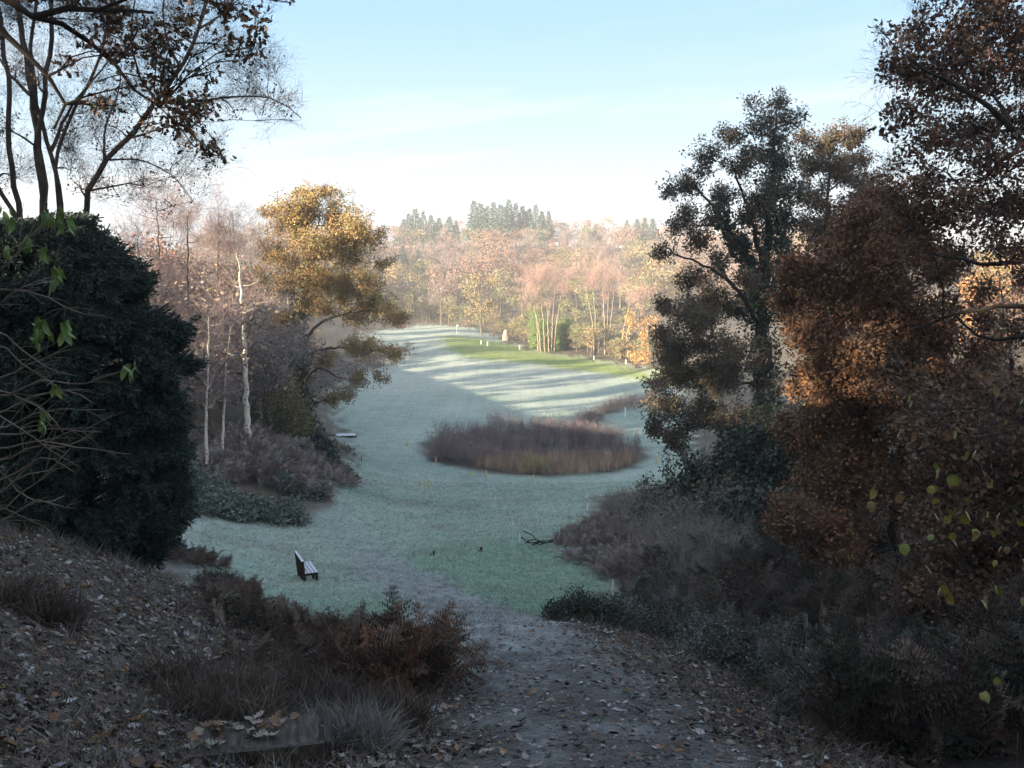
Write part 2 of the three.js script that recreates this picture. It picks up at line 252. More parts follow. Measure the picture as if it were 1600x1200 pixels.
function twigTree(seed, L, thick, droop = 0, stems = 3) {        // bare branching shoots, flat ribbons a few millimetres wide
  const r = rng(seed), m = new MB();
  const shoot = (p, dir, len, lv) => {
    const w = thick * (lv === 0 ? 1 : lv === 1 ? 0.75 : 0.55), sd = rdir(r).cross(dir).normalize().multiplyScalar(w), pts = [p.clone()], d = dir.clone();
    for (let k = 0; k < 3; k++) { d.add(rdir(r).multiplyScalar(0.22)); d.y -= droop * 0.3; d.normalize(); pts.push(pts[k].clone().addScaledVector(d, len / 3)); }
    let a = m.v(p.x - sd.x, p.y - sd.y, p.z - sd.z), b = m.v(p.x + sd.x, p.y + sd.y, p.z + sd.z);
    for (let k = 1; k < 3; k++) { const f = 1 - k * 0.25, q = pts[k], c = m.v(q.x - sd.x * f, q.y - sd.y * f, q.z - sd.z * f), e = m.v(q.x + sd.x * f, q.y + sd.y * f, q.z + sd.z * f); m.tri(a, b, e); m.tri(a, e, c); a = c; b = e; }
    m.tri(a, b, m.v(pts[3].x, pts[3].y, pts[3].z));
    if (lv < 2) { const n = lv ? 3 : 5; for (let k = 0; k < n; k++) { const f = 0.2 + 0.75 * (k + r()) / n, i = Math.min(2, Math.floor(f * 3)), q = pts[i].clone().lerp(pts[i + 1], f * 3 - i), e = d.clone().multiplyScalar(0.9).add(rdir(r).multiplyScalar(0.95)).normalize(); shoot(q, e, len * (0.45 + 0.25 * r()) * (1.1 - 0.5 * f), lv + 1); } }
  };
  for (let k = 0; k < stems; k++) shoot(V((r() - 0.5) * 0.2 * L, 0, (r() - 0.5) * 0.2 * L), V((r() - 0.5) * 1.1, 1, (r() - 0.5) * 1.1).normalize(), L * (0.7 + 0.5 * r()), 0);
  return m;
}
function frond(seed, pairs = 15, arch = 0.5) {               // bracken frond: rachis along y, arching towards +z; every pinna carries its own row of leaflets
  const r = rng(seed), m = new MB(), at = (t) => V(0, t - arch * 0.35 * t * t * t, arch * t * t * 0.8);
  m.tube([0, 0.35, 0.7, 1].map(at), [0.007, 0.006, 0.004, 0.001], 3);
  for (let k = 0; k < pairs; k++) for (const s of [-1, 1]) {
    const t = 0.3 + 0.69 * (k + 0.3 * r()) / pairs, p = at(t), L = (0.3 * (1 - (k / pairs) ** 1.3) + 0.025) * (0.7 + 0.5 * r()), q = V(p.x + s * L * (0.8 + 0.2 * r()), p.y + L * (0.35 - 0.5 * r()), p.z + L * (0.1 + 0.6 * r())), n = 6, ax = q.clone().sub(p);
    for (let j = 0; j < n; j++) for (const e of [-1, 1]) {
      const f = (j + 0.2) / n, c = p.clone().addScaledVector(ax, f), w = 0.055 * (1 - f * 0.8) * (0.6 + 0.6 * r()), a = m.v(c.x, c.y, c.z), b = m.v(c.x + ax.x * 0.13, c.y + ax.y * 0.13, c.z + ax.z * 0.13), o = m.v(c.x + ax.x * 0.12, c.y + ax.y * 0.12 + e * w, c.z + ax.z * 0.12 + w * (r() - 0.3)); m.tri(a, b, o);
    }
  }
  return m;
}
const GEO = {
  oakTwig: [41, 42, 43].map((s) => cluster(s, 6, 0.13, SH.oak, 0.075, 0.4, 0.35).geo()), bramNear: [44, 45].map((s) => cluster(s, 14, 0.17, SH.oval, 0.05, 0.35, 0.1).geo()),
  oakNear: [1, 2, 3].map((s) => cluster(s, 11, 0.2, SH.oak, 0.09, 0.45, 0.25).geo()), oakMid: [4, 5, 6].map((s) => cluster(s, 16, 0.34, SH.lobed, 0.15, 0.3, 0.15).geo()),
  beech: [7, 8, 9].map((s) => cluster(s, 16, 0.27, SH.oval, 0.1, 0.5, 0.3).geo()), small: [10, 11].map((s) => cluster(s, 6, 0.22, SH.oval, 0.07, 0.3, 0.3).geo()),
  ivy: [12, 13].map((s) => cluster(s, 22, 0.3, SH.quad, 0.13, 0.3, 0.5).geo()), bramble: [14, 15].map((s) => cluster(s, 16, 0.22, SH.oval, 0.095, 0.3, 0.1).geo()),
  twigs: [16, 17, 18].map((s) => twigTree(s, 1.0, 0.0055, 0, 2).geo()), twigsFine: [19, 20].map((s) => twigTree(s, 1.4, 0.008, 0.15, 2).geo()),
  frond: [21, 22, 23].map((s) => frond(s, 15, 0.4 + 0.25 * (s - 21)).geo()),
  needle: [24, 25, 26].map((s) => { const m = new MB(), r = rng(s); for (let k = 0; k < 26; k++) { const t = r(), d = V((r() - 0.5) * 1.5, 0.75, (r() - 0.5) * 1.5 - 0.1).normalize(); m.add(SH.lance, m4(V((r() - 0.5) * 0.1, t * 0.32, (r() - 0.5) * 0.1), toward(d, r() * 6), V(0.07, 0.1, 0.07))); } return m.geo(); }),
  leafOak: SH.oak.geo(), leafLobed: SH.lobed.geo(), leafRound: SH.round.geo(), leafLance: SH.lance.geo(), leafOval: SH.oval.geo(),
};
const jit = (c, r, k = 0.25) => { const s = 1 - k + 2 * k * r(); return [c[0] * s * (0.93 + 0.14 * r()), c[1] * s * (0.95 + 0.1 * r()), c[2] * s * (0.9 + 0.2 * r())]; };
function inst(name, geos, mat, list, parent, label) {      // list of [matrix, colour]; one InstancedMesh for each variant
  const out = [], gs = Array.isArray(geos) ? geos : [geos], col = new THREE.Color();
  gs.forEach((g, v) => {
    const mine = list.filter((_, k) => k % gs.length === v); if (!mine.length) return;
    const im = new THREE.InstancedMesh(g, mat, mine.length); im.name = parent === scene ? numbered(name) : name; im.castShadow = im.receiveShadow = true;
    mine.forEach(([m, c], k) => { im.setMatrixAt(k, m); im.setColorAt(k, col.setRGB(...c)); });
    tag(im, parent === scene ? label : null, null, null, 'stuff'); parent.add(im); out.push(im);
  });
  return out;
}

// ------------------------------------------------------------------ ground meshes
{
  const nor = new Float32Array(grid.length * 3), col = new Float32Array(grid.length * 3), zone = new Uint8Array(grid.length);
  for (let j = 0; j <= NZ; j++) for (let i = 0; i <= NX; i++) {
    const o = j * (NX + 1) + i, x = GX[i], d = GD[j], i0 = Math.max(i - 1, 0), i1 = Math.min(i + 1, NX), j0 = Math.max(j - 1, 0), j1 = Math.min(j + 1, NZ);
    const gx = (grid[j * (NX + 1) + i1] - grid[j * (NX + 1) + i0]) / (GX[i1] - GX[i0]), gd = (grid[j1 * (NX + 1) + i] - grid[j0 * (NX + 1) + i]) / (GD[j1] - GD[j0]), n = V(-gx, 1, gd).normalize();
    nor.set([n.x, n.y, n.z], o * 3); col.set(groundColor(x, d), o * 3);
    zone[o] = d < 58 && d > 2 && pathAt(x, d) > 0.5 ? 2 : fair(x, d) > 0.5 ? 1 : 0;
  }
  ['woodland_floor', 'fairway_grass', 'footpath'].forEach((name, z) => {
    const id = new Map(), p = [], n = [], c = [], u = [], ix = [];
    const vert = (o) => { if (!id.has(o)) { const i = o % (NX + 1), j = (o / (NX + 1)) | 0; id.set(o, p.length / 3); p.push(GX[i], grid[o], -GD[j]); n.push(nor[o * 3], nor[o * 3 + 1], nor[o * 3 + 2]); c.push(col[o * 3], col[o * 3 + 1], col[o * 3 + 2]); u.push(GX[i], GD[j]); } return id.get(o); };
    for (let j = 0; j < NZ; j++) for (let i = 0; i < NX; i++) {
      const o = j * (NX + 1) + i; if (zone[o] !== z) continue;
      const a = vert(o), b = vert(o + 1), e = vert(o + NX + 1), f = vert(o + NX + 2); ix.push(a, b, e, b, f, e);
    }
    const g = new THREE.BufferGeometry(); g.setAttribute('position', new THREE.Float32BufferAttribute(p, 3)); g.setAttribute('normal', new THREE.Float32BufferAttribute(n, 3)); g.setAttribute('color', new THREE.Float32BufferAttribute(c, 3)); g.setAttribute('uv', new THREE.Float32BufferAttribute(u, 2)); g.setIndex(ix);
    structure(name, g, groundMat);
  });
}
console.log('ground done');

// ------------------------------------------------------------------ trees
const curve = (a, b, bend, n = 5) => { const m = a.clone().lerp(b, 0.5).add(bend), out = []; for (let k = 0; k < n; k++) { const t = k / (n - 1); out.push(V(0, 0, 0).addScaledVector(a, (1 - t) ** 2).addScaledVector(m, 2 * t * (1 - t)).addScaledVector(b, t * t)); } return out; };
function resample(pts, step) { const c = new THREE.CatmullRomCurve3(pts, false, 'centripetal'), n = Math.max(3, Math.ceil(c.getLength() / step)); return c.getSpacedPoints(n); }
/* o: base, trunk [points], r0, r1, limbs [[points], r0, r1], blobs [[centre, radius, density]], leaf geometries, colours, per (clusters per cubic-ish metre), bark, twigs per blob */
function skeleton(o, r) {
  const wood = new MB(), nodes = [], twigs = [], rel = (p) => p.clone().sub(o.base);
  const limb = (pts, r0, r1, sides, step = 0.5) => { const q = resample(pts.map(rel), step), n = q.length; q.forEach((p, k) => { if (k && k < n - 1) p.add(rdir(r).multiplyScalar(r0 * 0.35)); }); const rad = q.map((_, k) => lerp(r0, r1, (k / (n - 1)) ** 0.8)); wood.tube(q, rad, sides); q.forEach((p, k) => nodes.push({ p, r: rad[k] })); };
  for (const t of o.trunks ?? [[o.trunk, o.r0, o.r1]]) limb(t[0], t[1], t[2], 9, o.step ?? 0.5);
  for (const [pts, a, b] of o.limbs ?? []) limb(pts, a, b, 6, 0.35);
  const todo = o.blobs.map(([c, rad, den]) => ({ c: rel(c), rad, den: den ?? 1 }));
  for (const b of todo) b.d = Math.min(...nodes.map((n) => n.p.distanceTo(b.c)));
  todo.sort((a, b) => a.d - b.d);
  for (const b of todo) {
    let best = null, bs = 1e9; for (const n of nodes) { const d = n.p.distanceTo(b.c), s = d + 1.1 * Math.max(0, n.p.y - b.c.y + d * 0.15) + (n.r < 0.012 ? 1 : 0); if (s < bs) { bs = s; best = n; } }
    const d = best.p.distanceTo(b.c), r0 = Math.min(best.r * 0.7, (o.limbR ?? 0.018) * (d + b.rad) + 0.012), r1 = Math.max(0.006, r0 * 0.4), end = b.c.clone().addScaledVector(UP, -b.rad * 0.2);
    const pts = d > 0.15 ? curve(best.p, end, V((r() - 0.5) * d * 0.35, (o.arch ?? 0.12) * d + (r() - 0.5) * d * 0.25, (r() - 0.5) * d * 0.35), Math.max(4, Math.ceil(d / 0.5))) : [best.p.clone(), end];
    for (let k = 1; k < pts.length - 1; k++) pts[k].add(rdir(r).multiplyScalar(Math.min(0.1, d * 0.03)));
    const rad = pts.map((_, k) => lerp(r0, r1, k / (pts.length - 1))); wood.tube(pts, rad, 5); pts.forEach((p, k) => { if (k) nodes.push({ p, r: rad[k] }); });
    const nt = o.twigs ?? 8;
    for (let k = 0; k < nt; k++) {
      const s = pts[Math.floor(pts.length * (0.5 + 0.5 * r()))] ?? end, dir = rdir(r); dir.y = dir.y * 0.75 + (o.rise ?? 0.25); const e = b.c.clone().addScaledVector(dir, b.rad * (0.7 + 0.35 * r())), q = curve(s, e, rdir(r).multiplyScalar(b.rad * 0.25), 4);
      const tr = Math.max(0.004, r1 * 0.55); wood.tube(q, [tr, tr * 0.8, tr * 0.6, tr * 0.25], 3); twigs.push([q, b]);
    }
  }
  return { wood, twigs };
}
function leaves(o, twigs, r) {
  const list = [], by = new Map(); for (const t of twigs) { if (!by.has(t[1])) by.set(t[1], []); by.get(t[1]).push(t[0]); }
  for (const [b, qs] of by) {
    const n = Math.round((o.per ?? 40) * b.den * b.rad ** 2);
    for (let k = 0; k < n; k++) {
      const q = qs[Math.floor(r() * qs.length)], f = 0.3 + 0.72 * r(), i = Math.min(2, Math.floor(f * 3)), p = q[i].clone().lerp(q[i + 1], clamp(f * 3 - i)).add(rdir(r).multiplyScalar(b.rad * (o.spread ?? 0.5) * r()));
      const c = o.cols[Math.floor(r() * o.cols.length)], dir = o.along ? q[3].clone().sub(q[0]).normalize().multiplyScalar(0.6).add(V(0, o.lift ?? 0.5, 0)).add(rdir(r).multiplyScalar(0.5)).normalize() : null;
      list.push([m4(p, dir ? toward(dir, r() * 6.3) : rq(r), (o.size ?? 1) * (0.6 + 0.75 * r())), jit(o.tint ? o.tint(p.clone().add(o.base), c, r) : c, r)]);
    }
  }
  return list;
}
function blobTree(o) {
  const r = rng(o.seed), g = thing(o.name, o.label, o.category ?? 'tree', o.base, o.group), { wood, twigs } = skeleton(o, r);
  mesh('trunk', wood.geo(), o.bark, g);
  if (o.leaf) inst(o.part ?? 'crown', o.leaf, o.leafMat ?? M.leaf, leaves(o, twigs, r), g);
  for (const e of o.extra ?? []) inst(e.part, e.leaf, e.mat ?? M.leaf, leaves({ ...o, ...e }, twigs, r), g);
  if (o.ivy) {                                             // ivy round the stem: [points, radius, clusters]
    const list = []; for (const [pts, rad, n] of o.ivy) { const q = resample(pts.map((p) => p.clone().sub(o.base)), 0.3); for (let k = 0; k < n; k++) { const a = q[Math.floor(r() * q.length)], d = rdir(r); d.y *= 0.5; list.push([m4(a.clone().addScaledVector(d, rad * (0.35 + 0.75 * r() ** 0.6)), rq(r), 0.8 + 0.6 * r()), jit(r() < 0.15 ? [0.06, 0.075, 0.05] : [0.03, 0.05, 0.024], r, 0.35)]); } }
    inst('ivy', GEO.ivy, M.gloss, list, g);
  }
  return g;
}
const B = (d, list) => list.map(([px, py, rp, dd = 0, den = 1]) => [P(px, py, d + dd), rp / F * d, den]);
const L = (d, list) => list.map(([px, py, dd = 0]) => P(px, py, d + dd));
const ell = (r) => (r() - 0.5) * 2;

// 1. golden oak on the left edge of the fairway
{
  const base = G(482, 692, 40), d = -base.z, r = rng(11), bl = [[500, 322, 36], [450, 345, 36], [535, 345, 32], [480, 305, 20], [580, 372, 26], [428, 395, 30], [490, 385, 38], [545, 400, 36], [465, 430, 36], [520, 440, 34], [430, 450, 24], [590, 478, 30], [612, 492, 20], [560, 490, 24], [440, 500, 26], [580, 545, 20], [615, 552, 16], [550, 540, 20], [558, 592, 18], [525, 620, 18], [440, 550, 26], [505, 480, 22], [420, 330, 16], [600, 410, 14], [540, 615, 14], [470, 360, 25], [430, 640, 22], [515, 560, 18], [455, 318, 20], [515, 300, 18], [560, 350, 22], [575, 440, 22], [410, 430, 18], [400, 480, 20], [530, 380, 26], [495, 440, 28], [625, 500, 14], [595, 590, 12], [480, 470, 24], [545, 460, 24]];
  blobTree({ seed: 21, name: 'oak_tree', label: 'tall golden oak with spreading limbs and ivied trunk at left edge of fairway', base, bark: M.darkBark,
    trunk: [base.clone().add(V(0, -0.3, 0)), ...L(d, [[472, 610], [462, 540], [470, 480], [485, 420], [492, 360]])], r0: 0.62, r1: 0.14, limbs: [[L(d, [[468, 545], [500, 505, 0.5], [545, 490, 0.5], [595, 485, 1]]), 0.2, 0.05], [L(d, [[466, 560], [510, 545, -1], [560, 545, -1.5], [625, 552, -2]]), 0.16, 0.03], [L(d, [[470, 600], [500, 575, -2], [530, 590, -3], [560, 595, -3]]), 0.12, 0.03], [L(d, [[468, 500], [520, 470, 2], [560, 460, 2], [590, 470, 2]]), 0.16, 0.04], [L(d, [[466, 530], [430, 515, -1], [400, 520, -1]]), 0.16, 0.04]],
    blobs: bl.map(([x, y, q]) => [P(x, y, d + ell(r) * 3.5), q * 1.22 / F * d]), twigs: 15, leaf: GEO.oakMid, per: 56, size: 0.95, rise: 0.05,
    cols: [[0.33, 0.215, 0.08], [0.3, 0.21, 0.09], [0.29, 0.16, 0.07], [0.24, 0.21, 0.09], [0.34, 0.25, 0.09]],
    ivy: [[[base.clone().add(V(0.1, 0.2, 0)), ...L(d, [[480, 640], [468, 580], [466, 520], [474, 470]])], 0.85, 420]] });
}
// 2. the big oak on the right with ivy
{
  const d = 47, base = GP(1192, d), r = rng(12), bl = [[1215, 160, 20], [1190, 195, 30], [1238, 188, 24], [1132, 215, 26], [1096, 240, 24], [1160, 255, 32], [1222, 250, 34], [1080, 290, 30], [1045, 302, 20], [1132, 310, 34], [1200, 320, 36], [1052, 355, 26], [1030, 398, 18], [1092, 372, 30], [1150, 385, 30], [1085, 430, 24], [1120, 470, 32], [1062, 492, 28], [1036, 480, 18], [1100, 535, 32], [1042, 545, 26], [1150, 480, 26], [1070, 590, 32], [1026, 600, 18], [1120, 600, 36], [1040, 640, 30], [1090, 650, 34], [1030, 520, 16], [1215, 215, 20], [1170, 160, 12], [1245, 300, 22], [1240, 420, 24], [1100, 270, 14], [1020, 665, 20], [1060, 690, 28], [1180, 240, 24], [1110, 340, 24], [1170, 340, 26], [1120, 410, 24], [1065, 445, 20], [1090, 500, 26], [1150, 560, 30], [1230, 340, 26], [1225, 380, 22], [1165, 440, 26], [1070, 330, 22], [1060, 545, 24], [1100, 580, 26], [1140, 660, 34], [1230, 480, 26], [1255, 350, 20], [1050, 575, 22]];
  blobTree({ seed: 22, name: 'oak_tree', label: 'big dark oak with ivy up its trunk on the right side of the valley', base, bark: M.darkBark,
    trunk: [base.clone().add(V(0, -0.3, 0)), ...L(d, [[1195, 650], [1190, 500], [1202, 390], [1205, 310], [1212, 200]])], r0: 0.6, r1: 0.08, limbs: [[L(d, [[1192, 470], [1160, 390, 1], [1120, 330, 1], [1085, 290, 1]]), 0.2, 0.05], [L(d, [[1192, 520], [1150, 450, -2], [1090, 410, -3], [1050, 395, -3]]), 0.16, 0.04], [L(d, [[1195, 430], [1170, 330, -1], [1140, 250, -1]]), 0.16, 0.04]],
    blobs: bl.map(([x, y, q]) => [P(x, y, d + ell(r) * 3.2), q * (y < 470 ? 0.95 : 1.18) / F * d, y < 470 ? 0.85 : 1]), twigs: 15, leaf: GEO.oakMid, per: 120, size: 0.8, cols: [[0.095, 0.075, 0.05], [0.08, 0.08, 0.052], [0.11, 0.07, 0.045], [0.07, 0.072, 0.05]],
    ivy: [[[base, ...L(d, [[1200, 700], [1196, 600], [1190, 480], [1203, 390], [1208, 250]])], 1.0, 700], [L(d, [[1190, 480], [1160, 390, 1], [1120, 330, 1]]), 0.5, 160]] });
  const d2 = 55, b2 = GP(1290, d2), r2 = rng(13), bl2 = [[1290, 222, 28], [1330, 215, 22], [1262, 262, 24], [1322, 275, 28], [1270, 310, 24], [1342, 320, 24], [1295, 345, 28], [1348, 250, 16], [1250, 210, 14], [1310, 400, 24], [1360, 290, 22], [1300, 260, 26], [1345, 360, 26], [1270, 360, 22], [1330, 420, 26], [1275, 420, 22], [1365, 330, 20]];
  blobTree({ seed: 23, name: 'oak_tree', label: 'smaller ivied oak standing just behind the big dark oak on the right', base: b2, bark: M.darkBark, trunk: [b2.clone().add(V(0, -0.3, 0)), ...L(d2, [[1285, 600], [1288, 450], [1292, 350], [1296, 260]])], r0: 0.4, r1: 0.07,
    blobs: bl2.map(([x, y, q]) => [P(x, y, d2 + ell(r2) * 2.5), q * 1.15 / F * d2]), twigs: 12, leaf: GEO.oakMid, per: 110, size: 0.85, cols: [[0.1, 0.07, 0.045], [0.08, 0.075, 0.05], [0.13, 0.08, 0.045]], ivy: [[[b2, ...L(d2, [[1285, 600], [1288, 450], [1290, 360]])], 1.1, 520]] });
}
// 3. brown-leaved trees close on the right
{
  const d = 17, base = onG(12.5, 16.5), r = rng(14);
  const bl = [[1575, 20, 60], [1500, 40, 52], [1430, 55, 36], [1392, 105, 26], [1450, 130, 44], [1530, 130, 56], [1595, 190, 56], [1412, 190, 30], [1480, 215, 44], [1388, 255, 14], [1436, 285, 34], [1540, 270, 48], [1605, 320, 50], [1500, 330, 40], [1375, 45, 10], [1640, 100, 60], [1650, 250, 60], [1460, -10, 40], [1550, -60, 60], [1640, -40, 60], [1450, 370, 26], [1560, 380, 30], [1620, 440, 34], [1530, 450, 26], [1470, 480, 24], [1580, 520, 30], [1420, 330, 34], [1460, 330, 36], [1400, 300, 22], [1520, 200, 44], [1560, 330, 44], [1480, 90, 40], [1590, 90, 50], [1420, 120, 28], [1440, 230, 30], [1500, 400, 30], [1590, 400, 34], [1540, 500, 26]];
  blobTree({ seed: 24, name: 'oak_tree', label: 'oak with thin brown leaves reaching into the sky at the right edge', base, bark: M.darkBark, trunk: [base.clone().add(V(0, -0.3, 0)), V(12.2, H(12.5, -16.5) + 3, -16.6), P(1740, 300, 17), P(1720, 50, 17.5), P(1700, -250, 18)], r0: 0.42, r1: 0.12, limbR: 0.013,
    limbs: [[L(d, [[1740, 330], [1640, 260, -1], [1560, 180, -1.5], [1480, 130, -2], [1420, 90, -2]]), 0.12, 0.02], [L(d, [[1738, 420], [1620, 410, 0.5], [1540, 412, 1], [1450, 395, 1.5]]), 0.11, 0.02], [L(d, [[1738, 500], [1600, 478, -0.5], [1500, 490, -0.5], [1420, 515, 0]]), 0.1, 0.015], [L(d, [[1738, 540], [1640, 520, 1], [1540, 530, 1], [1470, 470, 1.5]]), 0.08, 0.015], [L(d, [[1738, 430], [1620, 340, 1], [1540, 330, 1.5], [1480, 270, 2]]), 0.1, 0.02]],
    blobs: bl.map(([x, y, q]) => [P(x, y, d + ell(r) * 2.2), q / F * d]), twigs: 15, leaf: GEO.oakNear, per: 290, size: 0.8, spread: 0.65, extra: [{ part: 'twigs', leaf: GEO.twigs, mat: M.twig, per: 45, size: 0.6, along: true, lift: 0.2, cols: [[0.4, 0.34, 0.33]] }], cols: [[0.15, 0.085, 0.06], [0.19, 0.095, 0.055], [0.12, 0.075, 0.06], [0.16, 0.105, 0.07]] });
  const d2 = 24, b2 = GP(1400, d2), r2 = rng(15);
  const bl2 = [[1262, 430, 40], [1330, 395, 42], [1395, 360, 40], [1228, 470, 24], [1280, 515, 45], [1345, 480, 48], [1400, 450, 34], [1262, 590, 26], [1320, 580, 52], [1395, 570, 48], [1350, 660, 55], [1292, 670, 42], [1432, 650, 52], [1262, 750, 42], [1330, 755, 60], [1420, 765, 60], [1300, 850, 52], [1390, 870, 64], [1480, 800, 60], [1500, 700, 52], [1560, 620, 44], [1580, 730, 52], [1500, 890, 64], [1590, 870, 64], [1440, 960, 60], [1550, 980, 70], [1245, 610, 16], [1230, 810, 30], [1640, 680, 60], [1650, 800, 60], [1640, 950, 70], [1440, 400, 30], [1370, 420, 40], [1300, 450, 40], [1450, 560, 40], [1500, 600, 40], [1380, 520, 40], [1420, 480, 30], [1480, 640, 44], [1240, 520, 24], [1240, 680, 30], [1370, 320, 34], [1420, 380, 34], [1340, 340, 26], [1480, 420, 30], [1540, 560, 34], [1460, 520, 30]];
  blobTree({ seed: 25, name: 'beech_tree', label: 'bushy young tree thick with brown leaves in front of the right oaks', base: b2, bark: M.darkBark, trunk: [b2.clone().add(V(0, -0.2, 0)), ...L(d2, [[1400, 800], [1410, 650], [1395, 500], [1390, 380]])], r0: 0.2, r1: 0.03, limbR: 0.011,
    blobs: bl2.map(([x, y, q]) => [P(x, y, d2 + ell(r2) * 2.4), q * 1.1 / F * d2]), twigs: 16, leaf: GEO.beech, per: 560, size: 0.78, spread: 0.7, extra: [{ part: 'twigs', leaf: GEO.twigs, mat: M.twig, per: 26, size: 0.8, along: true, lift: 0.2, cols: [[0.5, 0.42, 0.4], [0.9, 0.8, 0.78]] }], cols: [[0.19, 0.1, 0.058], [0.22, 0.115, 0.06], [0.15, 0.09, 0.062], [0.2, 0.13, 0.08], [0.26, 0.13, 0.06]] });
}
{
  const d = 15, base = onG(8.6, 14), r = rng(150), bl = []; for (let k = 0; k < 60; k++) bl.push([1400 + 260 * Math.sqrt(r()), 600 + 520 * r(), 34 + 30 * r()]);
  blobTree({ seed: 151, name: 'beech_tree', label: 'dark bushy tree with dull brown leaves filling the lower right corner', base, bark: M.darkBark, trunk: [base.clone().add(V(0, -0.2, 0)), ...L(d, [[1600, 900], [1590, 700], [1580, 560]])], r0: 0.14, r1: 0.03, limbR: 0.009, blobs: bl.map(([x, y, q]) => [P(x, y, d + ell(r) * 1.8), q / F * d]), twigs: 16, leaf: GEO.beech, per: 190, size: 0.75, spread: 0.7, extra: [{ part: 'twigs', leaf: GEO.twigs, mat: M.twig, per: 40, size: 0.6, along: true, lift: 0.2, cols: [[0.5, 0.42, 0.4], [1.0, 0.9, 0.88]] }], cols: [[0.13, 0.075, 0.045], [0.09, 0.06, 0.042], [0.15, 0.085, 0.045]] });
}
console.log('right trees done');
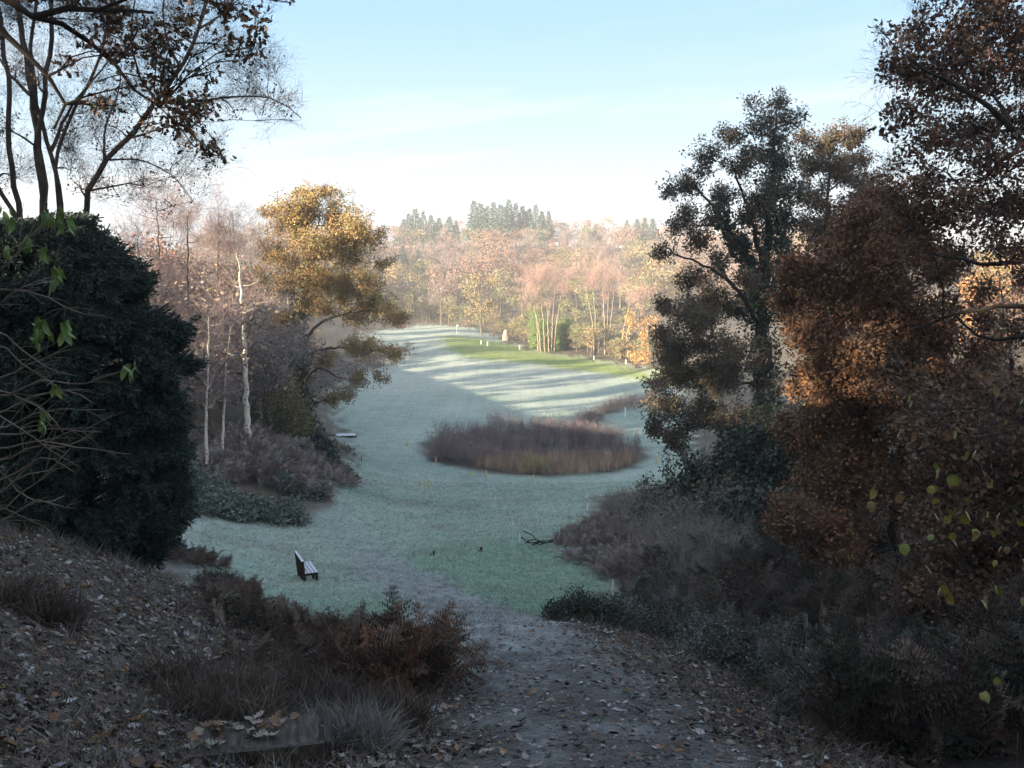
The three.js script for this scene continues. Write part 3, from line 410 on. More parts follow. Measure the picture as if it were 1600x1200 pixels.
// 4. many-stemmed tree and overhanging oak on the left
{
  const d = 25, base = GP(75, d), r = rng(16), tips = [[400, 140, 34], [440, 158, 26], [385, 108, 34], [350, 70, 34], [310, 50, 34], [455, 185, 14], [275, 270, 34], [225, 285, 32], [185, 300, 34], [245, 325, 26], [300, 310, 20], [100, 200, 50], [150, 120, 40], [200, 60, 50], [250, 30, 40], [20, 100, 40], [10, 30, 50], [60, 20, 50], [120, 20, 50], [330, -20, 40], [420, 110, 26], [160, 230, 30], [130, 290, 26], [20, 270, 40], [5, 190, 40], [340, 215, 22], [370, 180, 20], [130, 170, 36], [170, 190, 32], [210, 160, 34], [110, 260, 30], [290, 90, 34], [250, 110, 36], [180, 20, 40], [300, -10, 40], [210, 250, 28], [320, 140, 28], [330, 260, 22], [60, 120, 40], [410, 175, 22], [280, 230, 26]];
  const S = (l) => [base.clone().add(V((r() - 0.5) * 0.5, -0.2, 0)), ...L(d, l)];
  blobTree({ seed: 26, name: 'alder_tree', label: 'thin-leaved tree with several bare leaning stems above the dark evergreen on the left', base, bark: M.oakBark,
    trunks: [[S([[70, 500], [68, 320], [60, 240], [50, 150], [36, 70], [20, -60]]), 0.2, 0.06], [S([[80, 480], [66, 310], [58, 230], [66, 160], [78, 60], [88, -60]]), 0.15, 0.05], [S([[90, 470], [92, 310], [78, 240], [66, 200], [50, 100], [60, -40]]), 0.12, 0.04], [S([[60, 450], [20, 330], [-10, 280], [-40, 200]]), 0.13, 0.05], [S([[50, 460], [30, 330], [18, 250], [14, 150], [4, 60], [-10, -60]]), 0.14, 0.05], [S([[100, 460], [96, 320], [88, 250], [110, 180], [150, 110], [170, 30], [185, -60]]), 0.1, 0.03], [S([[120, 470], [132, 345], [140, 288], [162, 258], [202, 214], [246, 160], [282, 108], [310, 45], [335, -40]]), 0.16, 0.04]],
    limbs: [[L(d, [[246, 160], [312, 158, 0.5], [370, 150, 1], [430, 156, 1], [468, 182, 1]]), 0.05, 0.012], [L(d, [[200, 216], [240, 205, -1], [290, 190, -1.5]]), 0.04, 0.012], [L(d, [[172, 250], [220, 250, 1], [270, 275, 1.5], [300, 312, 1.5]]), 0.035, 0.01], [L(d, [[80, 235], [110, 170, 1], [150, 120, 1.5], [190, 70, 2]]), 0.06, 0.015], [L(d, [[282, 108], [260, 60, 1], [255, 10, 1], [270, -40, 1]]), 0.05, 0.015], [L(d, [[246, 160], [215, 110, -1], [205, 50, -1.5], [215, -20, -2]]), 0.05, 0.015], [L(d, [[310, 45], [350, 20, 1], [390, -20, 1.5]]), 0.04, 0.012], [L(d, [[162, 258], [165, 200, 1], [185, 140, 1.5], [190, 100, 2]]), 0.045, 0.012], [L(d, [[50, 150], [10, 110, 1], [-20, 60, 1]]), 0.06, 0.02]],
    blobs: tips.map(([x, y, q]) => [P(x, y, d + ell(r) * 2), q / F * d]), twigs: 14, limbR: 0.01, rise: 0.15, leaf: GEO.twigs, leafMat: M.twig, part: 'twigs', per: 85, size: 0.75, along: true, lift: 0.25, cols: [[0.6, 0.5, 0.48], [0.4, 0.34, 0.33]],
    extra: [{ part: 'crown', leaf: GEO.small, per: 44, size: 1, along: false, cols: [[0.13, 0.08, 0.05], [0.1, 0.07, 0.05]] }] });
  const d2 = 9.5, b2 = onG(-9.8, 9), r2 = rng(17);
  const bl = [[180, 30, 34], [245, 68, 26], [262, 108, 24], [205, 88, 22], [300, 30, 22], [360, 18, 30], [402, 34, 18], [386, 88, 22], [330, 108, 16], [250, 140, 24], [280, 165, 28], [312, 192, 28], [330, 236, 20], [270, 192, 20], [150, 166, 16], [182, 162, 12], [108, 100, 12], [350, 246, 8], [455, 2, 10], [390, 70, 14], [120, -20, 40], [60, -30, 40], [-40, 60, 50], [-50, 170, 50], [300, -40, 40], [215, 130, 12], [300, 222, 14], [225, 40, 18], [280, 60, 16], [230, 190, 14], [345, 60, 14], [200, 210, 10], [170, 80, 14], [140, 60, 14], [320, 160, 14]];
  blobTree({ seed: 27, name: 'oak_tree', label: 'overhanging oak with crooked black branches and dark leaf bunches in the top left corner', base: b2, bark: M.darkBark, trunk: [b2.clone().add(V(0, -0.2, 0)), P(-190, 600, 9.5), P(-170, 250, 9.5), P(-120, -150, 10), P(-60, -400, 10)], r0: 0.3, r1: 0.1, limbR: 0.009,
    limbs: [[L(d2, [[-160, 120], [-40, 10, 0], [0, 28], [21, 77], [52, 95], [84, 130], [101, 147], [100, 182], [84, 202]]), 0.07, 0.012], [L(d2, [[-130, -60], [7, 0], [52, 26], [101, 12], [154, 14], [240, 20, 0.5]]), 0.065, 0.015], [L(d2, [[52, 26], [88, 32, 0.2], [140, 66, 0.4], [185, 105, 0.5], [224, 154, 0.6], [250, 168, 0.6]]), 0.035, 0.012], [L(d2, [[-100, -150], [100, -60, 0], [250, -20, 0.5], [360, 10, 0.8]]), 0.06, 0.012]],
    blobs: bl.map(([x, y, q]) => [P(x, y, d2 + ell(r2) * 0.7), q / F * d2]), twigs: 8, leaf: GEO.oakTwig, per: 680, size: 0.8, spread: 0.3, extra: [{ part: 'twigs', leaf: GEO.twigs, mat: M.twig, per: 260, size: 0.32, along: true, lift: 0.1, cols: [[0.4, 0.34, 0.33]] }], cols: [[0.13, 0.09, 0.055], [0.18, 0.1, 0.06], [0.11, 0.1, 0.055], [0.16, 0.085, 0.05]] });
}
// 5. the dark evergreen on the left
{
  const d = 17.5, base = GP(120, d), r = rng(18), list = [], wood = new MB(), g = thing('yew_tree', 'dense blackish evergreen tree standing on the left bank', 'tree', base);
  const prof = [[870, 150, 215], [800, 130, 295], [740, 130, 292], [680, 130, 268], [640, 130, 270], [590, 130, 292], [540, 120, 290], [490, 110, 268], [440, 90, 240], [400, 85, 205], [365, 75, 160], [335, 70, 110]];
  wood.tube([V(0, -0.3, 0), V(0, 3, 0), V(-0.4, 6.6, 0)], [0.3, 0.2, 0.03], 8);
  const lay = []; for (let k = 0; k < 300; k++) {
    const py = lerp(338, 868, r()), i = Math.max(0, prof.findIndex(([y], q) => q && y <= py) - 1), t = clamp((prof[i][0] - py) / (prof[i][0] - prof[i + 1][0])), cx = lerp(prof[i][1], prof[i + 1][1], t), ex = lerp(prof[i][2], prof[i + 1][2], t), a = r() * 6.283, R = (ex - cx) / F * d * (0.66 + 0.32 * vnoise(a * 1.6 + 40, py * 0.022));
    const c = P(cx, py, d).sub(base), e = c.clone().add(V(Math.cos(a) * R * 1.02, -0.1 - 0.3 * r(), Math.sin(a) * R * 0.95)), q = curve(c.clone().add(V(0, -0.5, 0)), e, V(0, 0.35, 0), 5);
    wood.tube(q, [0.03, 0.025, 0.018, 0.012, 0.005], 4); lay.push(q);
  }
  for (const q of lay) for (let k = 0; k < 95; k++) { const f = 1 - 0.62 * r() ** 1.6, i = Math.min(3, Math.floor(f * 4)), p = q[i].clone().lerp(q[i + 1], clamp(f * 4 - i)).add(V((r() - 0.5) * 0.5, (r() - 0.5) * 0.3, (r() - 0.5) * 0.5)), dir = q[4].clone().sub(q[2]).normalize().add(rdir(r).multiplyScalar(0.6)).normalize(); list.push([m4(p, toward(dir, r() * 6), 0.55 + 0.6 * r()), jit(r() < 0.12 ? [0.045, 0.07, 0.06] : [0.022, 0.042, 0.03], r, 0.35)]); }
  mesh('trunk', wood.geo(), M.darkBark, g); inst('crown', GEO.needle, M.leaf, list, g);
}
console.log('left trees done');

// ------------------------------------------------------------------ birches and bare trees of the left slope
function birch(o) {
  const r = rng(o.seed), h = o.h, b = o.base, lean = o.lean ?? 0, top = b.clone().add(V(lean, h, 0)), tr = [b.clone().add(V(0, -0.2, 0)), b.clone().add(V(lean * 0.1 + ell(r) * 0.15, h * 0.33, ell(r) * 0.2)), b.clone().add(V(lean * 0.45 + ell(r) * 0.2, h * 0.66, ell(r) * 0.2)), top];
  const blobs = []; for (let k = 0; k < (o.n ?? 16); k++) { const t = k < 3 ? 0.9 + 0.06 * k : 0.4 + 0.6 * r(), w = h * 0.15 * Math.sin(Math.PI * clamp((t - 0.3) / 0.8)) + 0.3, a = r() * 6.283; blobs.push([b.clone().add(V(lean * t * t + Math.cos(a) * w * r(), h * t, Math.sin(a) * w * r())), h * (0.045 + 0.035 * r())]); }
  return blobTree({ twigs: 7, bark: M.birch, limbR: 0.012, arch: -0.1, rise: 0.5, leaf: GEO.twigsFine, leafMat: M.twig, part: 'twigs', per: 20, along: true, lift: 0.35, size: 0.9, cols: o.tw ?? [[1.7, 1.45, 1.45], [1.3, 1.1, 1.15]], name: 'birch_tree', r0: h * 0.0125, r1: h * 0.0022, ...o, trunk: tr, blobs });
}
birch({ seed: 31, base: G(388, 696, 40), h: 16.2, lean: -0.6, n: 22, r0: 0.24, per: 12, label: 'slender white-stemmed birch beside the golden oak on the left slope', twigs: 8 });
for (const [px, d, h, lean, label] of [[318, 56, 10, 0.5, 'short birch with crooked pale stem low on the left bank'], [342, 58, 9, 0.9, 'leaning young birch at the foot of the tall white birch'], [300, 66, 16, 0.2, 'bare birch with purplish twigs right of the dark evergreen'], [262, 72, 17, -0.3, 'bare birch with purplish twigs just above the dark evergreen'], [345, 78, 17, 0.4, 'bare birch half hidden behind the tall white birch'], [415, 86, 15, -0.4, 'bare birch standing behind the trunk of the golden oak'], [232, 62, 14, -0.3, 'bare birch rising from behind the dark evergreen']])
  birch({ seed: 40 + px, base: GP(px, d), h, lean, label, bark: h < 11 ? M.birch : M.greyBark, n: 15, group: 'bare birches of the left slope' });

// ------------------------------------------------------------------ tree stock for the woods further off
function stockTree(kind, seed) {
  const r = rng(seed), g = new THREE.Group(), wood = new MB(), lv = new MB();
  const H0 = 14, tone = () => { const k = 0.72 + 0.5 * r(), w = 0.92 + 0.16 * r(); return [k * w, k, k / w]; };
  const blobs = [], nodes = [];
  const trunkTop = kind === 'bare' ? 0.8 : 0.62;
  const tq = []; for (let k = 0; k <= 6; k++) tq.push(V(ell(r) * 0.25 * (k > 0), H0 * trunkTop * k / 6 - (k ? 0 : 0.4), ell(r) * 0.25 * (k > 0)));
  wood.tube(tq, tq.map((_, k) => lerp(0.26, 0.07, k / 6)), 6); tq.slice(2).forEach((p) => nodes.push(p));
  const nb = kind === 'bush' ? 16 : 20;
  for (let k = 0; k < nb; k++) { const t = kind === 'bush' ? 0.12 + 0.8 * r() : 0.3 + 0.66 * r(), w = (kind === 'bare' ? 3.2 : 4.2) * Math.sin(Math.PI * clamp((t - (kind === 'bush' ? -0.25 : 0.08)) / (kind === 'bush' ? 1.28 : 1.0))) ** 0.7, a = k * 2.4 + r(); blobs.push([V(Math.cos(a) * w * Math.sqrt(r()), H0 * t, Math.sin(a) * w * Math.sqrt(r())), 1.1 + 0.8 * r()]); }
  for (const [c, R] of blobs) {
    let n = nodes[0]; for (const q of nodes) if (q.distanceTo(c) + Math.max(0, q.y - c.y) < n.distanceTo(c) + Math.max(0, n.y - c.y)) n = q;
    wood.tube(curve(n, c, V(0, 0.3, 0), 4), [0.09, 0.07, 0.05, 0.03], 4); nodes.push(c);
    for (let k = 0; k < 2; k++) wood.tube(curve(c, c.clone().addScaledVector(rdir(r).add(V(0, 0.4, 0)), R), rdir(r).multiplyScalar(0.2), 3), [0.03, 0.025, 0.01], 3);
    if (kind === 'bare') for (let k = 0; k < 74; k++) { const s = c.clone().addScaledVector(rdir(r), R * r()), dir = V(ell(r) * 0.6 + (c.x / 9), 1, ell(r) * 0.6 + c.z / 9).normalize(), e = s.clone().addScaledVector(dir, 0.9 + 1.2 * r()), sd = rdir(r).cross(dir).normalize().multiplyScalar(0.022), t = tone(); const i = [lv.v(s.x - sd.x, s.y - sd.y, s.z - sd.z, 0, 0, t), lv.v(s.x + sd.x, s.y + sd.y, s.z + sd.z, 0, 0, t), lv.v(e.x, e.y, e.z, 0, 0, t)]; lv.tri(...i); }
    const nl = kind === 'bare' ? 44 : kind === 'thin' ? 60 : 84;
    const tb = tone();
    for (let k = 0; k < nl; k++) { const dd = rdir(r), p = c.clone().addScaledVector(dd, R * (0.45 + 0.65 * r())), t = tone().map((v, q) => v * tb[q]); lv.add(SH.quad, m4(p, toward(dd.clone().multiplyScalar(0.5).add(rdir(r)).normalize(), r() * 6), (kind === 'bare' ? 0.22 : 0.34) * (0.7 + 0.6 * r())), t); }
  }
  const tm = mesh('trunk', wood.geo(), M.greyBark, g), cm = mesh('crown', lv.geo(), M.vleaf, g); void tm; cm.userData.kind = 'stuff';
  return g;
}
function stockConifer(seed) {
  const r = rng(seed), g = new THREE.Group(), wood = new MB(), lv = new MB(), H0 = 16;
  wood.tube([V(0, -0.4, 0), V(0, 8, 0), V(0, 15.6, 0)], [0.28, 0.16, 0.02], 6);
  for (let k = 0; k < 110; k++) {
    const t = 0.3 + 0.7 * (k / 110), y = H0 * t, R = (3.4 * (1 - t) ** 0.9 + 0.08) * (0.5 + 0.7 * r()), a = k * 2.4 + r(), e = V(Math.cos(a) * R, y - R * 0.22 + r() * 0.3, Math.sin(a) * R), s = V(0, y, 0);
    wood.tube([s, e], [0.03, 0.01], 3);
    for (let q = 0; q < 17; q++) { const f = 0.25 + 0.75 * r(), p = s.clone().lerp(e, f), c = 0.7 + 0.6 * r(); lv.add(SH.quad, m4(p, toward(V(Math.cos(a) + ell(r) * 0.8, -0.25 + ell(r) * 0.4, Math.sin(a) + ell(r) * 0.8).normalize(), r() * 6), V(0.62, 0.95, 0.62).multiplyScalar((0.6 + 0.5 * r()) * (1.15 - 0.65 * t))), [c, c, c]); }
  }
  mesh('trunk', wood.geo(), M.darkBark, g); mesh('crown', lv.geo(), M.vleaf, g).userData.kind = 'stuff'; return g;
}
const STOCK = { leafy: [1, 2, 3, 4].map((s) => stockTree('leafy', 60 + s)), thin: [1, 2, 3].map((s) => stockTree('thin', 70 + s)), bare: [1, 2, 3].map((s) => stockTree('bare', 80 + s)), bush: [1, 2, 3].map((s) => stockTree('bush', 90 + s)), conifer: [1, 2, 3].map((s) => stockConifer(100 + s)) };
const tintMat = new Map();
const tinted = (r, g, b) => { const k = [r, g, b].join(); if (!tintMat.has(k)) tintMat.set(k, plain(r, g, b, { vertexColors: true, roughness: 0.85 })); return tintMat.get(k); };
let plantN = 0;
function plantTree(kind, name, label, category, at, h, col, group, wide = 1, barkMat) {
  const r = rng(7000 + plantN++), src = STOCK[kind][Math.floor(r() * STOCK[kind].length)].clone(); src.name = numbered(name); scene.add(src); src.position.copy(at); src.rotation.y = r() * 6.283;
  const s = h / (kind === 'conifer' ? 16 : 14.6); src.scale.set(s * wide, s, s * wide);
  src.children[1].material = tinted(...col); if (barkMat) src.children[0].material = barkMat;
  return tag(src, label, category, group);
}
const TONES = { russet: [[0.26, 0.145, 0.1], [0.28, 0.165, 0.115], [0.23, 0.135, 0.1]], gold: [[0.28, 0.21, 0.1], [0.25, 0.195, 0.1]], mauve: [[0.25, 0.18, 0.165], [0.22, 0.17, 0.16]], olive: [[0.2, 0.2, 0.09], [0.24, 0.21, 0.1]], orange: [[0.42, 0.2, 0.075]], fir: [[0.07, 0.13, 0.1], [0.055, 0.115, 0.095]], brown: [[0.2, 0.12, 0.075], [0.17, 0.11, 0.08]] };
const tone = (k, i) => TONES[k][i % TONES[k].length];

// far hill wood
{
  const r = rng(200); let n = 0;
  const rows = [[262, 15], [285, 15], [310, 16], [335, 15], [362, 15], [392, 15], [425, 15], [460, 15]];
  rows.forEach(([d, h0], row) => {
    const step = 7.6 + row * 0.5, x0 = -Math.min(135, d * 0.36), x1 = Math.min(150, d * 0.4);
    for (let x = x0 + r() * step; x < x1; x += step * (0.8 + 0.4 * r())) {
      const dd = d + ell(r) * 9, p = onG(x, dd); if (row === 0 && x > -36 && x < -8) continue;
      const k = r(), h = h0 * (0.8 + 0.4 * r()), px = 800 + x / dd * F;
      const place = ['at the foot of the far hill', 'at the foot of the far hill', 'low on the far hill', 'low on the far hill', 'high on the far hill', 'high on the far hill', 'near the skyline', 'on the skyline'][row] + (px < 560 ? ' behind the golden oak' : px < 635 ? ' left of the small conifer clump' : px < 715 ? ' below the small conifer clump' : px < 740 ? ' between the two conifer clumps' : px < 800 ? ' below the tall conifers, left half' : px < 862 ? ' below the tall conifers, right half' : px < 930 ? ' right of the tall conifers' : px < 1030 ? ' left of the big dark oak' : ' beyond the big dark oak');
      if (k < 0.36) plantTree('thin', 'autumn_tree', 'russet tree ' + place, 'tree', p, h, tone('russet', n), 'russet trees of the far hill', 1.3 + 0.3 * r());
      else if (k < 0.68) plantTree('bare', 'bare_tree', 'bare pinkish tree ' + place, 'tree', p, h, tone('mauve', n), 'bare trees of the far hill', 1.35 + 0.3 * r(), M.paleBark);
      else if (k < 0.86) plantTree('leafy', 'autumn_tree', 'ochre tree ' + place, 'tree', p, h * 0.95, tone('gold', n), 'ochre trees of the far hill', 1.3 + 0.2 * r());
      else plantTree('leafy', 'autumn_tree', 'olive tree ' + place, 'tree', p, h * 0.9, tone('olive', n), 'olive trees of the far hill', 1.3 + 0.2 * r());
      if (row > 4 && x > -110) plantTree('bush', 'understorey_bush', 'brownish bush under the skyline trees ' + place.replace('skyline', 'ridge').replace(/^.*?(?= (behind|left|below|between|right|beyond))/, '').trim() + (row === 5 ? ', lower' : row === 6 ? ', middle' : ', upper'), 'bush', onG(x + step * 0.5, dd - 4), 7 + 2 * r(), [0.24, 0.165, 0.13], 'bushes under the skyline trees', 1.5);
      n++;
    }
  });
  const ORD = ['first', 'second', 'third', 'fourth', 'fifth', 'sixth', 'seventh', 'eighth', 'ninth', 'tenth', 'eleventh', 'twelfth', 'thirteenth', 'fourteenth', 'fifteenth'];
  const fir = (px, d, top, label, group, all) => { if (all) label = ORD[all.map((q) => q[0]).sort((p, q) => p - q).indexOf(px)] + ' from left, ' + label; const g0 = GP(px, d), t = P(px, top, d); plantTree('conifer', 'conifer_tree', label, 'conifer', g0, Math.max(9, t.y - g0.y), tone('fir', n++), group, 1.2 + 0.6 * r()); };
  { const all = [[642, 334], [652, 326], [664, 330], [676, 336], [688, 340], [704, 338], [714, 344], [634, 342]]; for (const [px, top] of all) fir(px, 425 + ell(r) * 8, top, 'blue-green conifer of the smaller skyline clump', 'conifers of the left skyline clump', all); }
  { const all = [[742, 314], [752, 318], [762, 322], [772, 316], [783, 320], [795, 312], [806, 318], [816, 322], [826, 326], [836, 320], [846, 330], [856, 330], [758, 326], [790, 324], [820, 330]]; for (const [px, top] of all) fir(px, 415 + ell(r) * 10, top, 'blue-green conifer of the tall clump on the skyline', 'conifers of the tall skyline clump', all); }
  { const all = [[976, 344], [992, 342], [1004, 340], [1016, 342], [930, 350]]; for (const [px, top] of all) fir(px, 430 + ell(r) * 8, top, 'pale conifer on the skyline beside the big dark oak', 'conifers of the right skyline', all); }
  for (const [px, d, top] of [[632, 345, 384], [655, 345, 390], [620, 340, 392]]) fir(px, d, top, 'dark conifer among the russet trees below the skyline', 'conifers inside the hill wood');
}
// edge of the wood behind the fairway
{
  const at = (px, d) => GP(px, d), hgt = (px, d, top) => P(px, top, d).y - GP(px, d).y;
  const put = (kind, name, label, px, d, top, col, wide = 1, bk, group) => plantTree(kind, name, label, 'tree', at(px, d), hgt(px, d, top), col, group, wide, bk);
  put('leafy', 'oak_tree', 'rounded golden oak beside the flag at the far end of the fairway', 752, 228, 420, TONES.gold[0], 0.95);
  put('bush', 'oak_tree', 'low golden tree next to the pale standing stone', 772, 226, 476, TONES.gold[1], 0.9);
  put('bush', 'willow_tree', 'rounded olive tree left of the far golden oak', 702, 246, 458, [0.26, 0.23, 0.1], 1.15);
  put('leafy', 'autumn_tree', 'grey-green tree behind the left end of the far green', 668, 268, 440, [0.2, 0.2, 0.13], 1.1);
  put('bare', 'bare_tree', 'pinkish bare tree left of the far golden oak', 690, 262, 410, TONES.mauve[0], 1.1);
  put('bush', 'beech_tree', 'bright orange-brown beech bush at the right end of the far fairway', 992, 176, 478, [0.42, 0.24, 0.09], 0.95);
  put('bush', 'beech_tree', 'orange-brown beech partly hidden by the big dark oak', 1016, 172, 488, [0.4, 0.22, 0.08], 0.8);
  for (const [px, d, top, k] of [[800, 232, 448, 0], [822, 224, 470, 1], [884, 214, 466, 0], [904, 212, 478, 1], [918, 216, 452, 0], [958, 206, 500, 1], [972, 210, 470, 0], [640, 262, 455, 1], [615, 256, 462, 0], [590, 236, 470, 1], [735, 262, 430, 1], [840, 236, 440, 1]]) put('bush', 'scrub_tree', 'olive scrubby tree at the sunlit wood edge ' + (px < 700 ? 'left of the far golden oak, ' : px < 860 ? 'between golden oak and first birches, ' : px < 930 ? 'between the birch clumps, ' : 'near the orange beech, ') + (px % 4 < 2 ? 'taller' : 'shorter'), px, d, top, TONES.olive[k], 0.95, null, 'scrub trees along the wood edge');
  { const r = rng(350); for (let k = 0; k < 44; k++) { const px = 590 + 430 * (k + r()) / 44, ey = px < 720 ? 505 : px < 790 ? lerp(512, 531, (px - 720) / 70) : px < 830 ? lerp(531, 545, (px - 790) / 40) : lerp(545, 574, (px - 830) / 190), d = -G(px, ey - 1.5, 120).z + 1 + 9 * r(), h = 2.5 + 5 * r(); plantTree('bush', 'scrub_bush', (k % 2 ? 'low olive bush ' : 'low tawny bush ') + (px < 700 ? 'behind the shaded far green' : px < 790 ? 'under the far golden oak' : px < 860 ? 'around the first birch clump' : px < 930 ? 'between the birch clumps' : px < 980 ? 'under the second birch clump' : 'beside the orange beech') + (h > 5.5 ? ', a tall one' : ', a short one'), 'bush', GP(px, d), h, k % 2 ? [0.22, 0.22, 0.1] : [0.32, 0.24, 0.13], 'low bushes along the wood edge', 1.5); } }
  // pale many-stemmed birches in the sun
  const clump = (px, d, stems, label) => { const base = at(px, d), r = rng(px), trunks = stems.map(([bx, tx, ty], k) => [[P(bx, 500, d), 0].slice(0, 1).map((p) => onG(p.x, d + k * 0.3, -0.2))[0], P(lerp(bx, tx, 0.25), lerp(552, ty, 0.4), d + k * 0.3), P(lerp(bx, tx, 0.62), lerp(552, ty, 0.72), d + k * 0.3), P(tx, ty, d + k * 0.3)]);
    const blobs = []; for (const [, tx, ty] of stems) for (let k = 0; k < 6; k++) blobs.push([P(tx + ell(r) * 16, ty + 4 + ell(r) * 18, d + ell(r) * 3), 1.3 + r()]);
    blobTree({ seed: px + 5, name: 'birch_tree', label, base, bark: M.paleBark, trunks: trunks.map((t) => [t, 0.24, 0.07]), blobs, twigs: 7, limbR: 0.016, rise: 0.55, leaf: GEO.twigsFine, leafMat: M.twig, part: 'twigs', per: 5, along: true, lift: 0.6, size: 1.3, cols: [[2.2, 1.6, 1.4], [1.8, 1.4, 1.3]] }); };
  clump(858, 200, [[846, 826, 444], [852, 842, 436], [858, 852, 430], [862, 868, 436], [866, 880, 446], [842, 834, 466]], 'clump of pale birch stems fanning upward at the sunlit wood edge');
  clump(938, 196, [[930, 914, 440], [932, 926, 432], [946, 940, 428], [948, 952, 436], [952, 960, 448]], 'second clump of pale birch stems left of the orange beech');
  clump(972, 190, [[970, 988, 462], [974, 1000, 470]], 'leaning pale birch just behind the orange beech');
  for (const [px, d, top, rr] of [[836, 205, 480, 8], [848, 203, 500, 7], [874, 204, 505, 6], [886, 206, 498, 6]]) {    // stems wrapped in bright ivy
    const base = at(px, d), t = P(px, top, d), r = rng(px), list = [], wood = new MB(), g = thing('ivied_tree', 'tree stem wrapped in bright green ivy among the pale birches', 'tree', base, 'ivied stems at the wood edge'); wood.tube([V(0, -0.3, 0), V(0.2, (t.y - base.y) / 2, 0), V(0, t.y - base.y + 3, 0)], [0.25, 0.18, 0.05], 6); mesh('trunk', wood.geo(), M.greyBark, g);
    for (let k = 0; k < 260; k++) { const y = (t.y - base.y) * r(), w = rr / F * d * (0.55 + 0.6 * r()), a = r() * 6.28; list.push([m4(V(Math.cos(a) * w, y, Math.sin(a) * w), rq(r), 1.4), jit([0.15, 0.23, 0.06], r)]); } inst('ivy', GEO.ivy, M.leaf, list, g);
  }
}
// left slope woods, sunlit tops behind, and the right hillside
{
  const r = rng(300); let n = 0;
  const put = (kind, name, label, x, d, h, col, group, wide = 1, bk) => plantTree(kind, name, label, 'tree', onG(x, d), h, col, group, wide, bk);
  for (let k = 0; k < 46; k++) {
    const d = 84 + 120 * (k / 46) + ell(r) * 6, edge = -(0.165 * d + 10), x = edge - 4 - 44 * r() ** 1.3, kind = r(), px = 800 + x / d * F, place = (px < 0 ? 'out beyond the left edge' : px < 290 ? 'behind the dark evergreen' : px < 400 ? 'behind the tall white birch' : px < 520 ? 'behind the golden oak' : 'right of the golden oak') + (d < 110 ? ', near row' : d < 150 ? ', second row' : d < 180 ? ', third row' : ', farthest row');
    if (kind < 0.4) put('thin', 'autumn_tree', 'orange-brown tree on the left slope ' + place, x, d, (d > 105 ? 8 : 13) + 3.5 * r(), tone('russet', n), 'orange-brown trees of the left slope', 1);
    else if (kind < 0.75) put('bare', 'bare_tree', 'bare grey tree on the left slope ' + place, x, d, (d > 105 ? 8 : 13) + 3.5 * r(), tone('mauve', n), 'bare trees of the left slope', 1.2);
    else put('leafy', 'autumn_tree', 'yellowish tree on the left slope ' + place, x, d, (d > 105 ? 8 : 12) + 3 * r(), tone('gold', n), 'yellowish trees of the left slope', 1);
    n++;
  }
  for (let k = 0; k < 10; k++) { const d = 52 + 30 * r(), x = -0.36 * d - 6 - 30 * r(); put(r() < 0.5 ? 'bare' : 'thin', 'bare_tree', 'bare tree behind the dark evergreen on the left slope', x, d, 12 + 4 * r(), tone('mauve', n++), 'bare trees behind the evergreen'); }
  const slope = (k) => ['near the tall white birch', 'between the birches', 'behind the short birch', 'left of the golden oak', 'above the frosted bracken', 'behind the golden oak'][k % 6];
  for (let k = 0; k < 24; k++) { const px = lerp(235, 455, r()), d = (px > 340 && px < 425 ? 68 : 60) + 38 * r(), pxe = Math.min(px, 500 - (d < 75 ? 60 : 0)); plantTree(k % 3 ? 'bare' : 'thin', 'bare_tree', 'thin grey understorey tree ' + slope(k) + ', ' + ['nearest', 'second', 'third', 'farthest'][(k / 6) | 0] + ' of its cluster', 'tree', GP(pxe, d), 6 + 6 * r(), k % 3 ? [0.27, 0.235, 0.23] : [0.22, 0.17, 0.13], 'understorey of the left slope', 1.5); }
  for (const [px, py] of [[520, 606], [500, 600], [556, 584], [590, 574], [618, 566], [640, 556], [510, 622], [505, 590], [545, 590], [575, 580], [600, 572], [530, 585]]) { const p = G(px, py, 100); plantTree('bush', 'hedge_shrub', 'dark leafless shrub along the left edge of the far fairway', 'shrub', p, 3.2, [0.13, 0.105, 0.11], 'shrubs along the far left edge', 2.2); }
  for (let k = 0; k < 30; k++) { const d = 92 + 118 * (k / 30), e = -(0.168 * d + 4.5), x = e - 3 - 9 * r(); plantTree('bush', 'scrub_bush', 'dark scrub bush ' + (d < 115 ? 'above the plank bridge' : d < 140 ? 'behind the golden oak limbs' : d < 170 ? 'right of the golden oak' : 'at the far end of the left wood') + ', ' + ['first', 'second', 'third', 'fourth', 'fifth', 'sixth', 'seventh', 'eighth', 'ninth', 'tenth'][k % 10] + ' in its row', 'bush', onG(x, d), 3.5 + 3 * r(), [[0.15, 0.12, 0.11], [0.19, 0.14, 0.1], [0.14, 0.13, 0.09]][k % 3], 'scrub along the left wood edge', 1.5); }
  for (let k = 0; k < 26; k++) {
    const d = 66 + 95 * r(), x = 0.36 * d + 6 + 40 * r(); const kind = r();
    put(kind < 0.6 ? 'leafy' : 'thin', 'autumn_tree', 'bright orange tree seen through the branches on the right', x, d, 11 + 5 * r(), kind < 0.5 ? TONES.orange[0] : kind < 0.8 ? tone('russet', k) : tone('gold', k), 'orange trees of the right hillside', 1);
  }
}
console.log('woods done');

